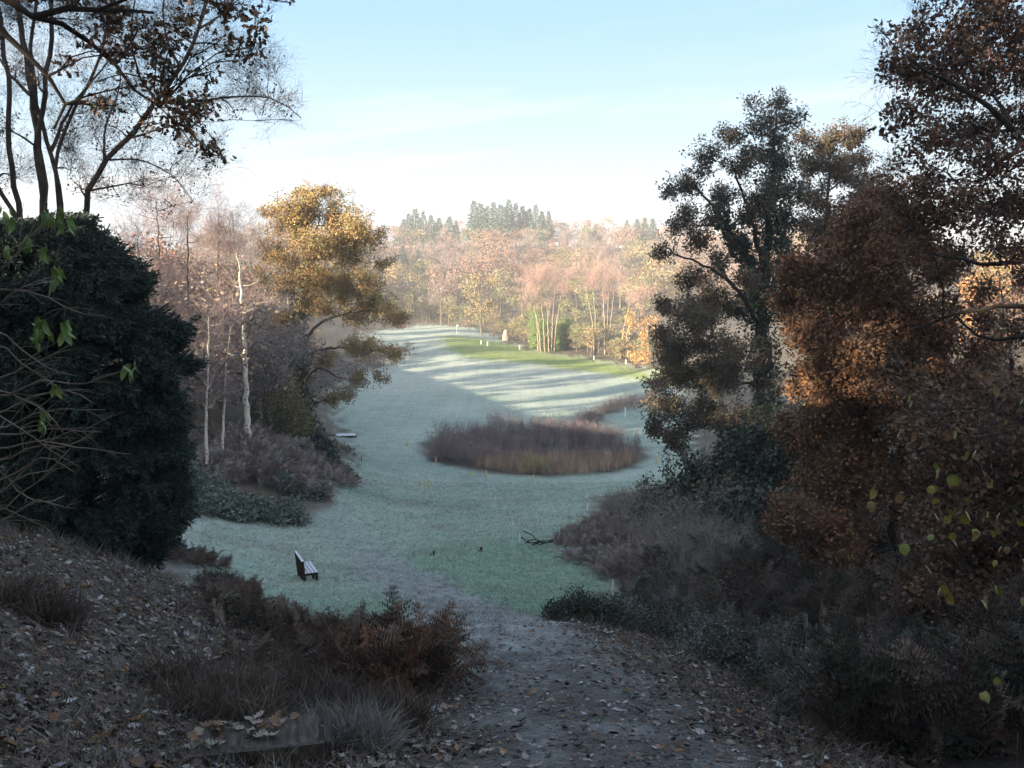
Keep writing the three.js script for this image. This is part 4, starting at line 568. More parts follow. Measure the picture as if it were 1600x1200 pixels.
// trees round and behind the photographer that keep the near valley in shade
{
  const r = rng(400);
  const list = [[4, -9, 15], [11, -4, 14], [-5, -12, 15], [16, 3, 14], [21, 10, 13], [-9, -5, 14], [9, -16, 15], [0, -20, 16], [-14, 0, 15], [6, -5, 12], [-5.5, -4, 12], [26, 18, 12], [30, 26, 12]];
  for (let d = -32; d <= 30; d += 8.5) for (let x = -19; x > -72; x -= 9.5) { const xx = x + ell(r) * 3, dd = d + ell(r) * 3; if (xx > -0.62 * dd - 12) continue; list.push([xx, dd, (dd < 18 ? 19 : 13) + 3 * r()]); }
  for (const [x, d] of [[-44, 44], [-56, 46], [-40, 52]]) list.push([x, d, 8.5]);
  for (const [x, d, h] of list) plantTree('bush', 'shade_tree', 'brown woodland tree on the ridge around the viewpoint', 'tree', onG(x, d), h, tone('brown', Math.floor(r() * 2)), 'ridge trees around the viewpoint', 1.35);
}

// ------------------------------------------------------------------ shrubs, bramble and bracken
function bush(o) {             // lumps of foliage on stems: at, rx, h, leaf, n, cols
  const r = rng(o.seed), g = thing(o.name, o.label, o.category ?? 'shrub', o.at, o.group), wood = new MB(), list = [], lumps = [];
  for (let k = 0; k < (o.lumps ?? 7); k++) { const a = r() * 6.283, w = Math.sqrt(r()) * o.rx * 0.75, hh = o.h * (0.35 + 0.65 * r()) * (1 - 0.45 * (w / o.rx) ** 2), x = Math.cos(a) * w, z = Math.sin(a) * w * (o.flat ?? 0.8); lumps.push([V(x, H(o.at.x + x, o.at.z + z) - o.at.y, z), hh, o.rx * (0.28 + 0.2 * r())]); }
  for (const [p, hh, w] of lumps) for (let k = 0; k < 4; k++) { const e = p.clone().add(V(ell(r) * w, hh * (0.6 + 0.4 * r()), ell(r) * w)); wood.tube(curve(p.clone().add(V(ell(r) * 0.1, -0.1, ell(r) * 0.1)), e, V(0, hh * 0.2, 0), 4), [0.014, 0.011, 0.008, 0.003].map((v) => v * (o.stem ?? 1)), 3); }
  for (let k = 0; k < o.n; k++) {
    const [p, hh, w] = lumps[Math.floor(r() * lumps.length)], d = rdir(r); d.y = Math.abs(d.y); const q = p.clone().add(V(d.x * w, d.y * hh, d.z * w).multiplyScalar(0.55 + 0.5 * r()));
    const out = V(d.x, d.y + (o.lift ?? 0.4), d.z).add(rdir(r).multiplyScalar(o.mess ?? 0.6)).normalize(); const gy = H(o.at.x + q.x, o.at.z + q.z) - o.at.y; if (q.y < gy + 0.02) q.y = gy + 0.05;
    list.push([m4(q, o.upright ? toward(out, r() * 6.3) : rq(r), (o.size ?? 1) * (0.7 + 0.6 * r())), jit(o.cols[Math.floor(r() * o.cols.length)], r, 0.3)]);
  }
  mesh('stems', wood.geo(), M.twig, g); inst(o.part ?? 'foliage', o.leaf, o.mat ?? M.leaf, list, g); return g;
}
function bracken(o) {           // fronds rising from rootstocks and arching over
  const r = rng(o.seed), g = thing(o.name ?? 'bracken_clump', o.label, 'bracken', o.at, o.group), list = [];
  for (let k = 0; k < o.n; k++) { const a = r() * 6.283, w = Math.sqrt(r()) * o.rx, x = Math.cos(a) * w, z = Math.sin(a) * w * 0.8, y = H(o.at.x + x, o.at.z + z) - o.at.y + (o.raise ?? 0) * r(), dir = V(ell(r) * 0.9 + Math.cos(a) * 0.3, 0.9 + 0.5 * r(), ell(r) * 0.9 + Math.sin(a) * 0.3).normalize(); list.push([m4(V(x, y - 0.03, z), toward(dir, r() * 6.3), o.h * (0.6 + 0.6 * r())), jit(o.cols[Math.floor(r() * o.cols.length)], r, 0.3)]); }
  inst('fronds', GEO.frond, M.leaf, list, g); return g;
}
const BR = { brown: [[0.13, 0.09, 0.07], [0.1, 0.07, 0.058], [0.16, 0.115, 0.085], [0.08, 0.06, 0.05]], frost: [[0.28, 0.24, 0.225], [0.22, 0.175, 0.16], [0.36, 0.34, 0.33], [0.17, 0.115, 0.095]], bramble: [[0.04, 0.056, 0.036], [0.055, 0.066, 0.045], [0.075, 0.055, 0.042], [0.1, 0.115, 0.1]], brambleF: [[0.09, 0.12, 0.1], [0.14, 0.165, 0.15], [0.06, 0.085, 0.06], [0.2, 0.22, 0.21]], mauve: [[1.2, 1.25, 1.15], [1.8, 1.85, 1.75]] };
{
  let s = 500;
  // crest of the leaf bank
  for (const [px, py, rx, h, n, label, c, f] of [[300, 880, 1.3, 0.8, 130, 'brown bracken at the foot of the dark evergreen', 'brown', 10], [250, 860, 0.9, 0.7, 70, 'small bracken tuft under the dark evergreen', 'brown', 10], [500, 1025, 0.9, 0.75, 110, 'brown bracken in the middle of the left bank crest', 'brown', 10], [560, 1050, 0.8, 0.85, 130, 'brown bracken behind the tall drooping bracken', 'brown', 9], [610, 1080, 0.55, 1.15, 95, 'tall dry bracken with drooping fronds at the edge of the path', 'brown', 8], [470, 1060, 0.8, 0.5, 60, 'low bracken on the leaf bank above the timber step', 'brown', 8], [400, 985, 0.9, 0.7, 80, 'bracken beside the green bramble on the left bank', 'brown', 10], [360, 930, 1.0, 0.65, 70, 'bracken above the green bramble on the left bank', 'brown', 10]])
    bracken({ seed: s++, at: G(px, py, f), rx, h, n, label, cols: BR[c], group: 'bracken of the left bank' });
  bracken({ seed: s++, at: G(630, 1085, 8), rx: 0.25, h: 1.45, n: 12, label: 'few long arching bracken fronds standing against the path', cols: [[0.2, 0.11, 0.065], [0.16, 0.09, 0.055]] });
  for (const [px, py, rx, h, n, label] of [[390, 975, 0.9, 0.55, 260, 'green bramble patch on the crest of the left bank'], [330, 910, 1.2, 0.5, 260, 'dark bramble between the evergreen and the bench'], [460, 1010, 0.8, 0.5, 200, 'dark bramble above the tall bracken']]) bush({ seed: s++, name: 'bramble_bush', label, category: 'bramble', at: G(px, py, 10), rx, h, n: n * 2, leaf: GEO.bramNear, cols: BR.bramble, group: 'brambles of the left bank' });
  // foot of the wooded left slope
  for (const [px, py, rx, h, n, label] of [[385, 730, 2.6, 1.5, 230, 'frosted bracken at the foot of the tall white birch'], [430, 745, 2.4, 1.5, 220, 'pinkish frosted bracken right of the tall birch'], [470, 760, 2, 1.2, 150, 'frosted bracken below the golden oak'], [510, 745, 2, 1.3, 160, 'frosted bracken at the corner of the wood beside the fairway'], [350, 715, 2.4, 1.4, 180, 'frosted bracken around the short birch'], [310, 745, 2.5, 1.4, 170, 'frosted bracken beside the dark evergreen'], [400, 700, 3, 1.3, 200, 'brownish bracken right behind the white birch foot'], [440, 712, 3, 1.3, 200, 'brownish bracken between the white birch and the golden oak'], [355, 690, 3, 1.3, 180, 'brownish bracken between the two short birches'], [325, 690, 3, 1.3, 180, 'brownish bracken above the short birch'], [495, 715, 2.4, 1.2, 150, 'frosted bracken at the golden oak foot'], [520, 700, 2.2, 1.0, 120, 'frosted bracken just before the plank bridge']]) bracken({ seed: s++, at: G(px, py, 30), rx, h, n, label, cols: BR.frost, group: 'frosted bracken of the left slope' });
  for (const [px, py, rx, h, n, label] of [[340, 800, 2.2, 1.6, 420, 'frosted dark bramble at the near end of the left wood'], [385, 805, 2.4, 1.5, 460, 'frosted bramble spilling onto the grass left of the path'], [430, 800, 2, 1.2, 380, 'frosted bramble mound ending at the grass'], [470, 770, 2, 1.3, 340, 'dark bramble mound under the golden oak'], [525, 735, 1.8, 1.4, 300, 'bramble at the tip of the left wood'], [310, 770, 2.2, 1.8, 380, 'dark bramble right beside the evergreen']]) bush({ seed: s++, name: 'bramble_bush', label, category: 'bramble', at: G(px, py, 30), rx, h, n, size: 1.6, leaf: GEO.bramble, cols: BR.brambleF, group: 'brambles of the left slope' });
  bush({ seed: s++, name: 'hazel_bush', label: 'yellow-green hazel bush between the white birch and the golden oak', at: GP(440, 70), rx: 3, h: 6, n: 520, size: 1.5, lumps: 12, leaf: GEO.beech, cols: [[0.2, 0.17, 0.05], [0.16, 0.15, 0.06], [0.13, 0.11, 0.06]] });
  bush({ seed: s++, name: 'holly_bush', label: 'dark holly at the base of the golden oak trunk', at: GP(490, 71), rx: 1.5, h: 3.4, n: 360, size: 1.5, lumps: 7, leaf: GEO.ivy, mat: M.gloss, cols: [[0.03, 0.05, 0.028], [0.045, 0.06, 0.035]] });
  // right side of the valley
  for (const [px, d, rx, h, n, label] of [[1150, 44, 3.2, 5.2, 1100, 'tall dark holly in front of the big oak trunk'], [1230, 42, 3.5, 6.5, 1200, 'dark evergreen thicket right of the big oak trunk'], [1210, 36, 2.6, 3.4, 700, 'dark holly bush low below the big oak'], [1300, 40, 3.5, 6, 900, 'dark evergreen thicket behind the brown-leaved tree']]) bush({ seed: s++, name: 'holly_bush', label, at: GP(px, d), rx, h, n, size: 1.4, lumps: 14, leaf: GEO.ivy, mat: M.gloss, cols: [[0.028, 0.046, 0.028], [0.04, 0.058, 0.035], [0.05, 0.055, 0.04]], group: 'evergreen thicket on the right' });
  for (const [px, d, rx, h, n, label] of [[1060, 47, 2.6, 5, 460, 'grey-green willow shrub under the left limbs of the big oak'], [1110, 40, 2.2, 3.6, 360, 'grey frosted shrub below the big oak']]) bush({ seed: s++, name: 'willow_shrub', label, at: GP(px, d), rx, h, n, size: 1.2, lumps: 14, leaf: GEO.beech, cols: [[0.13, 0.125, 0.09], [0.17, 0.17, 0.14], [0.11, 0.1, 0.075]] });
  for (const [px, py, rx, h, n, label] of [[960, 805, 1.8, 1.7, 260, 'purplish twiggy shrub at the right edge of the fairway'], [1010, 820, 1.8, 1.9, 260, 'bare twiggy shrub left of the brown-tipped shrub'], [1070, 880, 2.2, 2.8, 420, 'grey twiggy shrub in front of the big oak'], [1130, 930, 1.8, 2.0, 340, 'grey leafless shrub above the bramble bank'], [1040, 850, 1.8, 1.9, 300, 'frosted grey shrub at the middle of the right bank']]) bush({ seed: s++, name: 'twiggy_shrub', label, at: G(px, py, 20), rx, h, n, lumps: 9, leaf: GEO.twigs, mat: M.twig, upright: true, lift: 0.7, size: 0.85, part: 'twigs', cols: BR.mauve, group: 'leafless shrubs on the right' });
  for (const [px, py, rx, h, n, label] of [[915, 850, 1.6, 0.7, 120, 'frosted pinkish bracken right of the branch pile'], [950, 875, 1.8, 0.9, 150, 'frosted bracken sloping down to the tee'], [985, 890, 1.6, 0.9, 130, 'frosted bracken under the twiggy shrubs'], [1010, 870, 1.8, 1.0, 140, 'frosted bracken behind the bramble mound'], [930, 832, 1.8, 0.7, 130, 'frosted bracken left of the purplish shrub'], [975, 842, 1.8, 0.8, 130, 'frosted bracken below the purplish shrub'], [900, 838, 1.2, 0.5, 70, 'low frosted bracken above the branch pile'], [955, 815, 1.6, 0.7, 110, 'frosted bracken at the foot of the purplish shrub']]) bracken({ seed: s++, at: G(px, py, 20), rx, h, n, label, cols: BR.frost, group: 'frosted bracken on the right' });
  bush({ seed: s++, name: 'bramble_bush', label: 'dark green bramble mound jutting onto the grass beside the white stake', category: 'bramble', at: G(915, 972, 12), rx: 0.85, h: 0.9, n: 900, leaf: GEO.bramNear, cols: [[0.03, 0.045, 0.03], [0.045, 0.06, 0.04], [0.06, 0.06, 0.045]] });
  const bank = [[985, 985, 1.1, 0.9], [1040, 1000, 1.2, 1.1], [1090, 1010, 1.2, 1.2], [1150, 1040, 1.2, 1.2], [1200, 1060, 1.1, 1.2], [1255, 1090, 1.0, 1.1], [1310, 1120, 1.0, 1.1], [1370, 1150, 1.0, 1.2], [1060, 950, 1.6, 1.3], [1150, 980, 1.6, 1.4], [1430, 1170, 1.0, 1.3], [1015, 950, 1.1, 0.8], [1040, 915, 1.3, 0.9]];
  const where = ['behind the dark mound', 'second from the dark mound', 'in the middle of the frosted run', 'below the grey shrub', 'beside the frosted leaves', 'leaning over the path edge', 'close to the lower right', 'below the brown-leaved tree', 'above the frosted run', 'under the grey leafless shrub', 'in the darkest lower right corner', 'beside the white stake', 'above the white stake'];
  bank.forEach(([px, py, rx, h], k) => bush({ seed: s++, name: 'bramble_bush', label: 'tangled bramble on the right bank ' + where[k], category: 'bramble', at: G(px, py, 6), rx, h, n: 620, lumps: 10, leaf: GEO.bramNear, size: 0.9, stem: 1.1, cols: k % 3 ? BR.bramble : BR.brambleF, part: 'foliage', group: 'brambles of the right bank' }));
  bank.slice(0, 8).forEach(([px, py], k) => bracken({ seed: s++, at: G(px + 20, py - 10, 6), rx: 1.0, h: 0.9, n: 55, raise: 0.35, label: 'bracken fronds growing through the bramble ' + where[k], cols: [[0.12, 0.1, 0.085], [0.075, 0.08, 0.062], [0.19, 0.19, 0.175], [0.06, 0.07, 0.05]], group: 'bracken among the right brambles' }));
}
{
  const r = rng(560); let k = 0;
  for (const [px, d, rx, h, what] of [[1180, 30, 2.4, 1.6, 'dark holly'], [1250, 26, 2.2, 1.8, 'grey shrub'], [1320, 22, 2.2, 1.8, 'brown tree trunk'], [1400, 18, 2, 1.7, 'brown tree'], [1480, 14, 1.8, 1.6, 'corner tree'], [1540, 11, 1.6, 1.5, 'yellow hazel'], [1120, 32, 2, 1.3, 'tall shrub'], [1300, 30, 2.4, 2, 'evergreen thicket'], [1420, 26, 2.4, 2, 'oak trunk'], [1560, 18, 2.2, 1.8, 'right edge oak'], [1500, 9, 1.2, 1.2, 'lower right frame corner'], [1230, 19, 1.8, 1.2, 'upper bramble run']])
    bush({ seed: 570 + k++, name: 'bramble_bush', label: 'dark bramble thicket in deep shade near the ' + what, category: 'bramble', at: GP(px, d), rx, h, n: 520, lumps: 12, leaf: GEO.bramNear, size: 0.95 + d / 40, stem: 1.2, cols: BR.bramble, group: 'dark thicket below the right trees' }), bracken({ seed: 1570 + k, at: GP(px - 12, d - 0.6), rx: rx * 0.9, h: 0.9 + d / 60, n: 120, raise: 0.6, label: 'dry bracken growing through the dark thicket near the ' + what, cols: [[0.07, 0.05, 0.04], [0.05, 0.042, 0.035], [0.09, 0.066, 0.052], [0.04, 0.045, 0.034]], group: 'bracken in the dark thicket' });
}
console.log('shrubs done');

// ------------------------------------------------------------------ pond with reeds and scrub
{
  const y = Math.min(...[0, 1, 2, 3, 4, 5, 6, 7].map((k) => H(pondC.x + Math.cos(k * 0.785) * 9, pondC.z + Math.sin(k * 0.785) * 9))) + 0.35;
  const g = new THREE.CircleGeometry(9.5, 40); g.rotateX(-Math.PI / 2); const w = structure('pond_water', g, plain(0.03, 0.035, 0.035, { roughness: 0.12 })); w.position.set(pondC.x, y, pondC.z);
  const r = rng(600), reed = [], tall = spray(601, 16, 1.9, 0.5, 0.18, 0.012).geo(), tall2 = spray(602, 16, 1.7, 0.5, 0.22, 0.012).geo();
  const put = (px0, px1, py0, py1, n, cols, s) => { for (let k = 0; k < n; k++) { const p = G(lerp(px0, px1, r()), lerp(py0, py1, r()), 60); if (pondAt(p.x, -p.z) > 0.98 + 0.3 * (fbm(p.x * 0.35, p.z * 0.35, 2) - 0.5) + 0.1 * (r() - 0.5)) continue; reed.push([m4(p, new THREE.Quaternion().setFromAxisAngle(UP, r() * 6.3), V(s, s * (0.45 + 0.8 * r()), s)), jit(cols[Math.floor(r() * cols.length)], r, 0.4)]); } };
  put(740, 1035, 720, 752, 1700, [[0.46, 0.35, 0.25], [0.4, 0.29, 0.21], [0.3, 0.2, 0.15]], 0.75);
  put(680, 1000, 668, 728, 600, [[0.2, 0.165, 0.16], [0.25, 0.205, 0.2], [0.15, 0.12, 0.12]], 1);
  put(820, 850, 735, 746, 40, [[0.3, 0.32, 0.12]], 0.9);
  inst('reed_bed', [tall, tall2], M.leaf, reed, scene, 'tan and purplish reeds standing in the pond');
  const spots = [[690, 715, 2.8, 1.9, 'leftmost'], [725, 720, 2.8, 3.0, 'front left'], [760, 727, 2.4, 1.9, 'front middle'], [700, 695, 2.8, 3.1, 'rear left'], [745, 690, 3.0, 2.2, 'rear'], [790, 704, 2.6, 1.7, 'central'], [800, 680, 3.0, 2.9, 'rear central'], [850, 690, 2.8, 2.0, 'middle right'], [895, 690, 3.0, 2.9, 'right'], [945, 692, 2.6, 2.1, 'far right'], [860, 675, 3.2, 2.4, 'back right'], [915, 675, 3.0, 2.6, 'rearmost right']];
  spots.forEach(([px, py, rx, h, w], k) => bush({ seed: 620 + k, name: 'willow_scrub', label: w + ' purplish leafless willow scrub in the pond', at: G(px, py, 60), rx, h: h * 0.85, n: 260, lumps: 10, leaf: GEO.twigsFine, mat: M.twig, upright: true, lift: 0.8, mess: 0.5, size: 0.85, part: 'twigs', cols: [[1.4, 1.2, 1.25], [1.0, 0.88, 0.92], [1.9, 1.7, 1.7]], group: 'willow scrub in the pond' }));
  bush({ seed: 640, name: 'willow_sapling', label: 'single wispy sapling behind the pond', at: G(775, 668, 60), rx: 0.9, h: 2.6, n: 46, lumps: 3, leaf: GEO.twigsFine, mat: M.twig, upright: true, lift: 1.4, size: 1, part: 'twigs', cols: [[1.3, 1.1, 1.1]] });
  [[950, 645, 2.2, 1.2], [975, 638, 2.6, 1.7], [1000, 632, 2.6, 1.6], [925, 655, 1.6, 0.8]].forEach(([px, py, rx, h], k) => bush({ seed: 650 + k, name: 'hedge_shrub', label: ['low brown scrub in the hedge beyond the pond', 'rounded bramble hump in the hedge beyond the pond', 'brown scrub where the hedge meets the big oak', 'smallest tuft at the left end of the hedge beyond the pond'][k], at: G(px, py, 90), rx, h, n: 260, lumps: 8, leaf: GEO.twigsFine, mat: M.twig, upright: true, lift: 0.5, size: 0.7, part: 'twigs', cols: [[1.2, 0.9, 0.85], [1.5, 1.25, 1.2]], group: 'hedge beyond the pond' }));
}

// ------------------------------------------------------------------ grass and fallen leaves
{
  const r = rng(700), tuft = [1, 2, 3].map((s) => spray(710 + s, 9, 0.075, 0.09, 0.75, 0.0035).geo()), list = [];
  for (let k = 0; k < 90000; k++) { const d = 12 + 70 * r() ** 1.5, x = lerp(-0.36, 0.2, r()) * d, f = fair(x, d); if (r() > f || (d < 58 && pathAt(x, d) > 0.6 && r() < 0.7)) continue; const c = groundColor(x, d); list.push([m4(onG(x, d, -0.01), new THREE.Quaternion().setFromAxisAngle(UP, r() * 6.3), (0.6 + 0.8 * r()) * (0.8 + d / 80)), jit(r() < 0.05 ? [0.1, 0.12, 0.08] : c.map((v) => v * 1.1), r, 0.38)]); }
  inst('frosted_grass', tuft, M.leaf, list, scene, 'frosted blades of grass on the near fairway');
  const litter = [], big = [];
  const leafCol = () => { const k = r(); return k < 0.46 ? [0.085, 0.062, 0.05] : k < 0.66 ? [0.13, 0.092, 0.07] : k < 0.8 ? [0.24, 0.205, 0.185] : k < 0.9 ? [0.33, 0.32, 0.315] : k < 0.95 ? [0.22, 0.11, 0.045] : [0.07, 0.05, 0.04]; };
  const lay = (x, d, size, lift = 0.012) => { const y = H(x, -d), nx = (H(x + 0.2, -d) - y) / 0.2, nz = (H(x, -d + 0.2) - y) / 0.2, nrm = V(-nx, 1, -nz).normalize(), q = new THREE.Quaternion().setFromUnitVectors(Z, nrm.add(rdir(r).multiplyScalar(0.45)).normalize()).multiply(new THREE.Quaternion().setFromAxisAngle(Z, r() * 6.28)); if (r() < 0.5) q.multiply(new THREE.Quaternion().setFromAxisAngle(UP, Math.PI)); return m4(V(x, y + lift + 0.02 * r(), -d), q, V(size, size * (0.85 + 0.3 * r()), size)); };
  for (let k = 0; k < 60000; k++) {
    const d = 3.4 + 17 * r() ** 1.35, x = lerp(-0.68, 0.5, r()) * d; const pa = pathAt(x, d), f = fair(x, d), open = (1 - f) * (1 - pa * 0.84); if (r() > open * (0.45 + 0.9 * fbm(x * 0.9, d * 0.9, 2))) continue;
    litter.push([lay(x, d, 0.05 + 0.07 * r()), jit(leafCol(), r, 0.3)]);
  }
  inst('leaf_litter', [GEO.leafOak, GEO.leafLobed, GEO.leafOval], M.leaf, litter, scene, 'brown and frosted fallen leaves covering the banks beside the path');
  const tones = [[0.3, 0.28, 0.27], [0.24, 0.2, 0.17], [0.28, 0.14, 0.055], [0.2, 0.13, 0.08], [0.36, 0.35, 0.34]].map((c) => plain(...c));
  for (let k = 0; big.length < 150 && k < 4000; k++) { const d = 4.6 + 7.5 * r(), x = lerp(-0.58, 0.3, r()) * d, pa = pathAt(x, d); if (r() < pa * 0.75 || fair(x, d) > 0.3) continue; const left = x < 0.12 * d - 0.4; const i = Math.floor(r() * 5), m = mesh('fallen_leaf', GEO.leafOak, tones[i]); m.applyMatrix4(lay(x, d, 0.11 + 0.05 * r(), 0.025)); tag(m, left ? ['pale frosted oak leaf lying on the left bank', 'dull brown-grey oak leaf lying on the left bank', 'orange oak leaf lying on the left bank', 'plain brown oak leaf lying on the left bank', 'whitest frosted oak leaf lying on the left bank'][i] : ['pale frosted oak leaf lying near the path', 'dull brown-grey oak leaf lying near the path', 'orange oak leaf lying near the path', 'plain brown oak leaf lying near the path', 'whitest frosted oak leaf lying near the path'][i], 'leaf', left ? 'single leaves on the left bank' : 'single leaves near the path'); big.push(m); }
  const tus = [1, 2, 3].map((q) => spray(740 + q, 26, 0.42, 0.22, 0.9, 0.004).geo());
  [[350, 1130, 0.5, 'left of the timber step'], [420, 1105, 0.55, 'behind the timber step'], [500, 1100, 0.5, 'behind the right end of the timber step'], [570, 1125, 0.45, 'right of the timber step'], [300, 1090, 0.45, 'above the timber step on the left'], [620, 1140, 0.35, 'below the tall bracken'], [545, 1170, 0.3, 'touching the right end of the timber step'], [60, 960, 0.4, 'high on the leaf bank at the left edge']].forEach(([px, py, rx, what], k) => { const at = G(px, py, 4.5), g = thing('grass_tussock', 'dark dead grass tussock ' + what, 'tussock', at, 'dead grass tussocks'), li = []; for (let q = 0; q < 70; q++) { const a = r() * 6.28, w = Math.sqrt(r()) * rx, x = Math.cos(a) * w, z = Math.sin(a) * w * 0.7; li.push([m4(V(x, H(at.x + x, at.z + z) - at.y - 0.02, z), toward(V(ell(r) * 0.9, 0.8, ell(r) * 0.9).normalize(), r() * 6), 0.6 + 0.6 * r()), jit(k === 6 ? [0.2, 0.19, 0.18] : r() < 0.8 ? [0.07, 0.052, 0.042] : [0.13, 0.1, 0.08], r, 0.3)]); } inst('blades', tus, M.leaf, li, g); });
  const grit = []; for (let k = 0; k < 9000; k++) { const d = 4.5 + 13 * r() ** 1.3, x = lerp(-0.35, 0.4, r()) * d; if (r() > pathAt(x, d)) continue; grit.push([m4(onG(x, d, 0.002), rq(r), V(1, 0.6, 1).multiplyScalar(0.006 + 0.016 * r() ** 2)), jit(r() < 0.6 ? [0.13, 0.12, 0.115] : [0.27, 0.27, 0.27], r, 0.3)]); }
  inst('path_grit', new THREE.IcosahedronGeometry(1, 0), M.leaf, grit, scene, 'small stones and grit on the path');
  // thin dead stalks in the litter
  const stalk = [1, 2].map((s) => spray(730 + s, 7, 0.22, 0.2, 1.2, 0.003).geo()), st = []; for (let k = 0; k < 9000; k++) { const d = 4 + 18 * r(), x = lerp(-0.62, 0.45, r()) * d; if (r() < pathAt(x, d) || fair(x, d) > 0.5) continue; st.push([m4(onG(x, d, -0.02), new THREE.Quaternion().setFromAxisAngle(UP, r() * 6.3), 0.5 + 0.8 * r()), jit(r() < 0.7 ? [0.11, 0.09, 0.065] : [0.2, 0.19, 0.18], r)]); }
  inst('dead_grass', stalk, M.leaf, st, scene, 'dead grass stalks among the fallen leaves');
}
console.log('litter done');

// ------------------------------------------------------------------ saplings in the foreground
{
  const d = 5.6, base = onG(-4.6, 5.4), r = rng(800), wood = new MB(), g = thing('chestnut_sapling', 'leggy sapling with bare arching twigs and a few green leaves at the left edge', 'sapling', base);
  const z = (x, y) => [x / 2, 300 + y / 2];
  const lines = [[[0, 305], [120, 320], [220, 370], [330, 390]], [[0, 440], [80, 500], [170, 560], [240, 575]], [[0, 640], [130, 590], [250, 600], [380, 560]], [[0, 690], [100, 640], [220, 620], [290, 660]], [[0, 740], [120, 690], [240, 680], [330, 680]], [[0, 760], [150, 740], [260, 750], [320, 750]], [[0, 800], [130, 780], [250, 800], [410, 820]], [[0, 840], [110, 790], [200, 800], [300, 745]], [[0, 900], [90, 850], [150, 830], [240, 880]], [[0, 1000], [80, 930], [150, 880], [220, 800]], [[0, 1030], [120, 960], [180, 985], [240, 990]], [[0, 870], [60, 940], [140, 970], [200, 950]], [[0, 580], [90, 540], [150, 520], [230, 470]], [[0, 480], [70, 540], [150, 590], [210, 640]], [[0, 940], [70, 890], [160, 870], [230, 850]], [[0, 250], [60, 180], [120, 110], [170, 70]], [[0, 350], [50, 300], [110, 290], [160, 280]], [[0, 700], [70, 740], [150, 800], [250, 860]], [[0, 620], [80, 650], [160, 700], [220, 780]], [[0, 980], [60, 1010], [110, 1030], [160, 1060]]];
  const stems = [[-60, 420], [-75, 560], [-90, 700]].map(([px, py]) => { const q = resample([base, P(-110, lerp(920, py, 0.5), d), P(px, py, d), P(px + 10, py - 200, d + 0.2)].map((p) => p.clone().sub(base)), 0.2); wood.tube(q, q.map((_, k) => lerp(0.022, 0.009, k / q.length)), 6); return q; });
  const all = stems.flat();
  for (const l of lines) {
    const dd = d + ell(r) * 0.5, pts = l.map(([x, y], k) => P(...z(x, y), dd + k * 0.06 * ell(r)).sub(base)); let n = stems[0][0]; for (const q of stems.flat()) if (q.distanceTo(pts[0]) < n.distanceTo(pts[0])) n = q;
    const q = resample([n.clone(), ...pts], 0.12), m = q.length; q.forEach((p, k) => { if (k && k < m - 1) p.add(rdir(r).multiplyScalar(0.006)); }); wood.tube(q, q.map((_, k) => lerp(0.0085, 0.003, k / m)), 5);
    all.push(...q);
    for (let k = 0; k < 7; k++) { const i = Math.floor(m * (0.35 + 0.5 * r())), a = q[i], dir = q[Math.min(m - 1, i + 1)].clone().sub(q[i - 1]).normalize().add(rdir(r).multiplyScalar(0.8)).normalize().add(V(0, 0.25, 0)); wood.tube(curve(a, a.clone().addScaledVector(dir, 0.08 + 0.2 * r()), V(0, 0.02, 0), 4), [0.003, 0.0028, 0.0022, 0.0012], 4); }
  }
  const hung = [[90, 335, 5], [105, 345, 5], [78, 345, 4], [50, 380, 3], [66, 392, 4], [10, 330, 3], [5, 385, 2], [85, 420, 4], [90, 440, 3], [60, 505, 5], [55, 525, 4], [70, 520, 3], [100, 520, 4], [98, 508, 2], [202, 575, 4], [66, 662, 3], [70, 645, 2], [80, 605, 2], [20, 345, 2]];
  for (const [px, py] of hung) { const p = P(px, py - 6, d).sub(base); let n = all[0]; for (const q of all) if (q.distanceTo(p) < n.distanceTo(p)) n = q; wood.tube(curve(n, p, V(0, 0.03, 0), 5), [0.003, 0.0028, 0.0025, 0.002, 0.0015], 4); }
  mesh('stems', wood.geo(), bark(0.42, 0.38, 0.35, { bumpScale: 0.003 }), g);
  const greens = [[0.14, 0.25, 0.045], [0.11, 0.2, 0.04], [0.17, 0.26, 0.06]].map((c) => plain(...c, { transmission: 0.3, roughness: 0.6 }));
  for (const [px, py, n] of hung) for (let k = 0; k < n; k++) { const m = mesh('leaf', GEO.leafLance, greens[Math.floor(r() * 3)], g), dir = V(ell(r) * 0.6, -1, ell(r) * 0.6).normalize(); m.applyMatrix4(m4(P(px + ell(r) * 5, py - 6 + ell(r) * 5, d + ell(r) * 0.1).sub(base), toward(dir, r() * 6), 0.085 + 0.045 * r())); }
  // hazel with the last yellow leaves
  const d2 = 7.2, b2 = onG(5.6, 6.8), g2 = thing('hazel_sapling', 'hazel with scattered yellow leaves at the lower right edge', 'sapling', b2), w2 = new MB();
  const yel = [[955, 100], [620, 155], [665, 160], [800, 140], [640, 45], [900, 15], [990, 50], [710, 310], [785, 295], [540, 320], [600, 355], [730, 365], [768, 378], [710, 400], [820, 345], [818, 408], [875, 398], [915, 410], [778, 460], [765, 485], [840, 455], [720, 470], [628, 508], [700, 575], [742, 632], [765, 662], [880, 290], [960, 385], [935, 510], [975, 480], [990, 420], [985, 670], [925, 630], [880, 665], [930, 925], [875, 955], [835, 215], [725, 255], [905, 540], [990, 550], [520, 375], [900, 460], [760, 410]];
  const spine = [[[1720, 1000], [1690, 850], [1660, 720], [1620, 600]], [[1710, 1050], [1640, 900], [1580, 780], [1500, 700]], [[1715, 1060], [1640, 1020], [1580, 1000], [1480, 960]], [[1700, 900], [1600, 860], [1500, 840], [1400, 870]], [[1690, 800], [1560, 740], [1470, 700], [1390, 720]], [[1680, 740], [1600, 660], [1540, 640], [1440, 640]]];
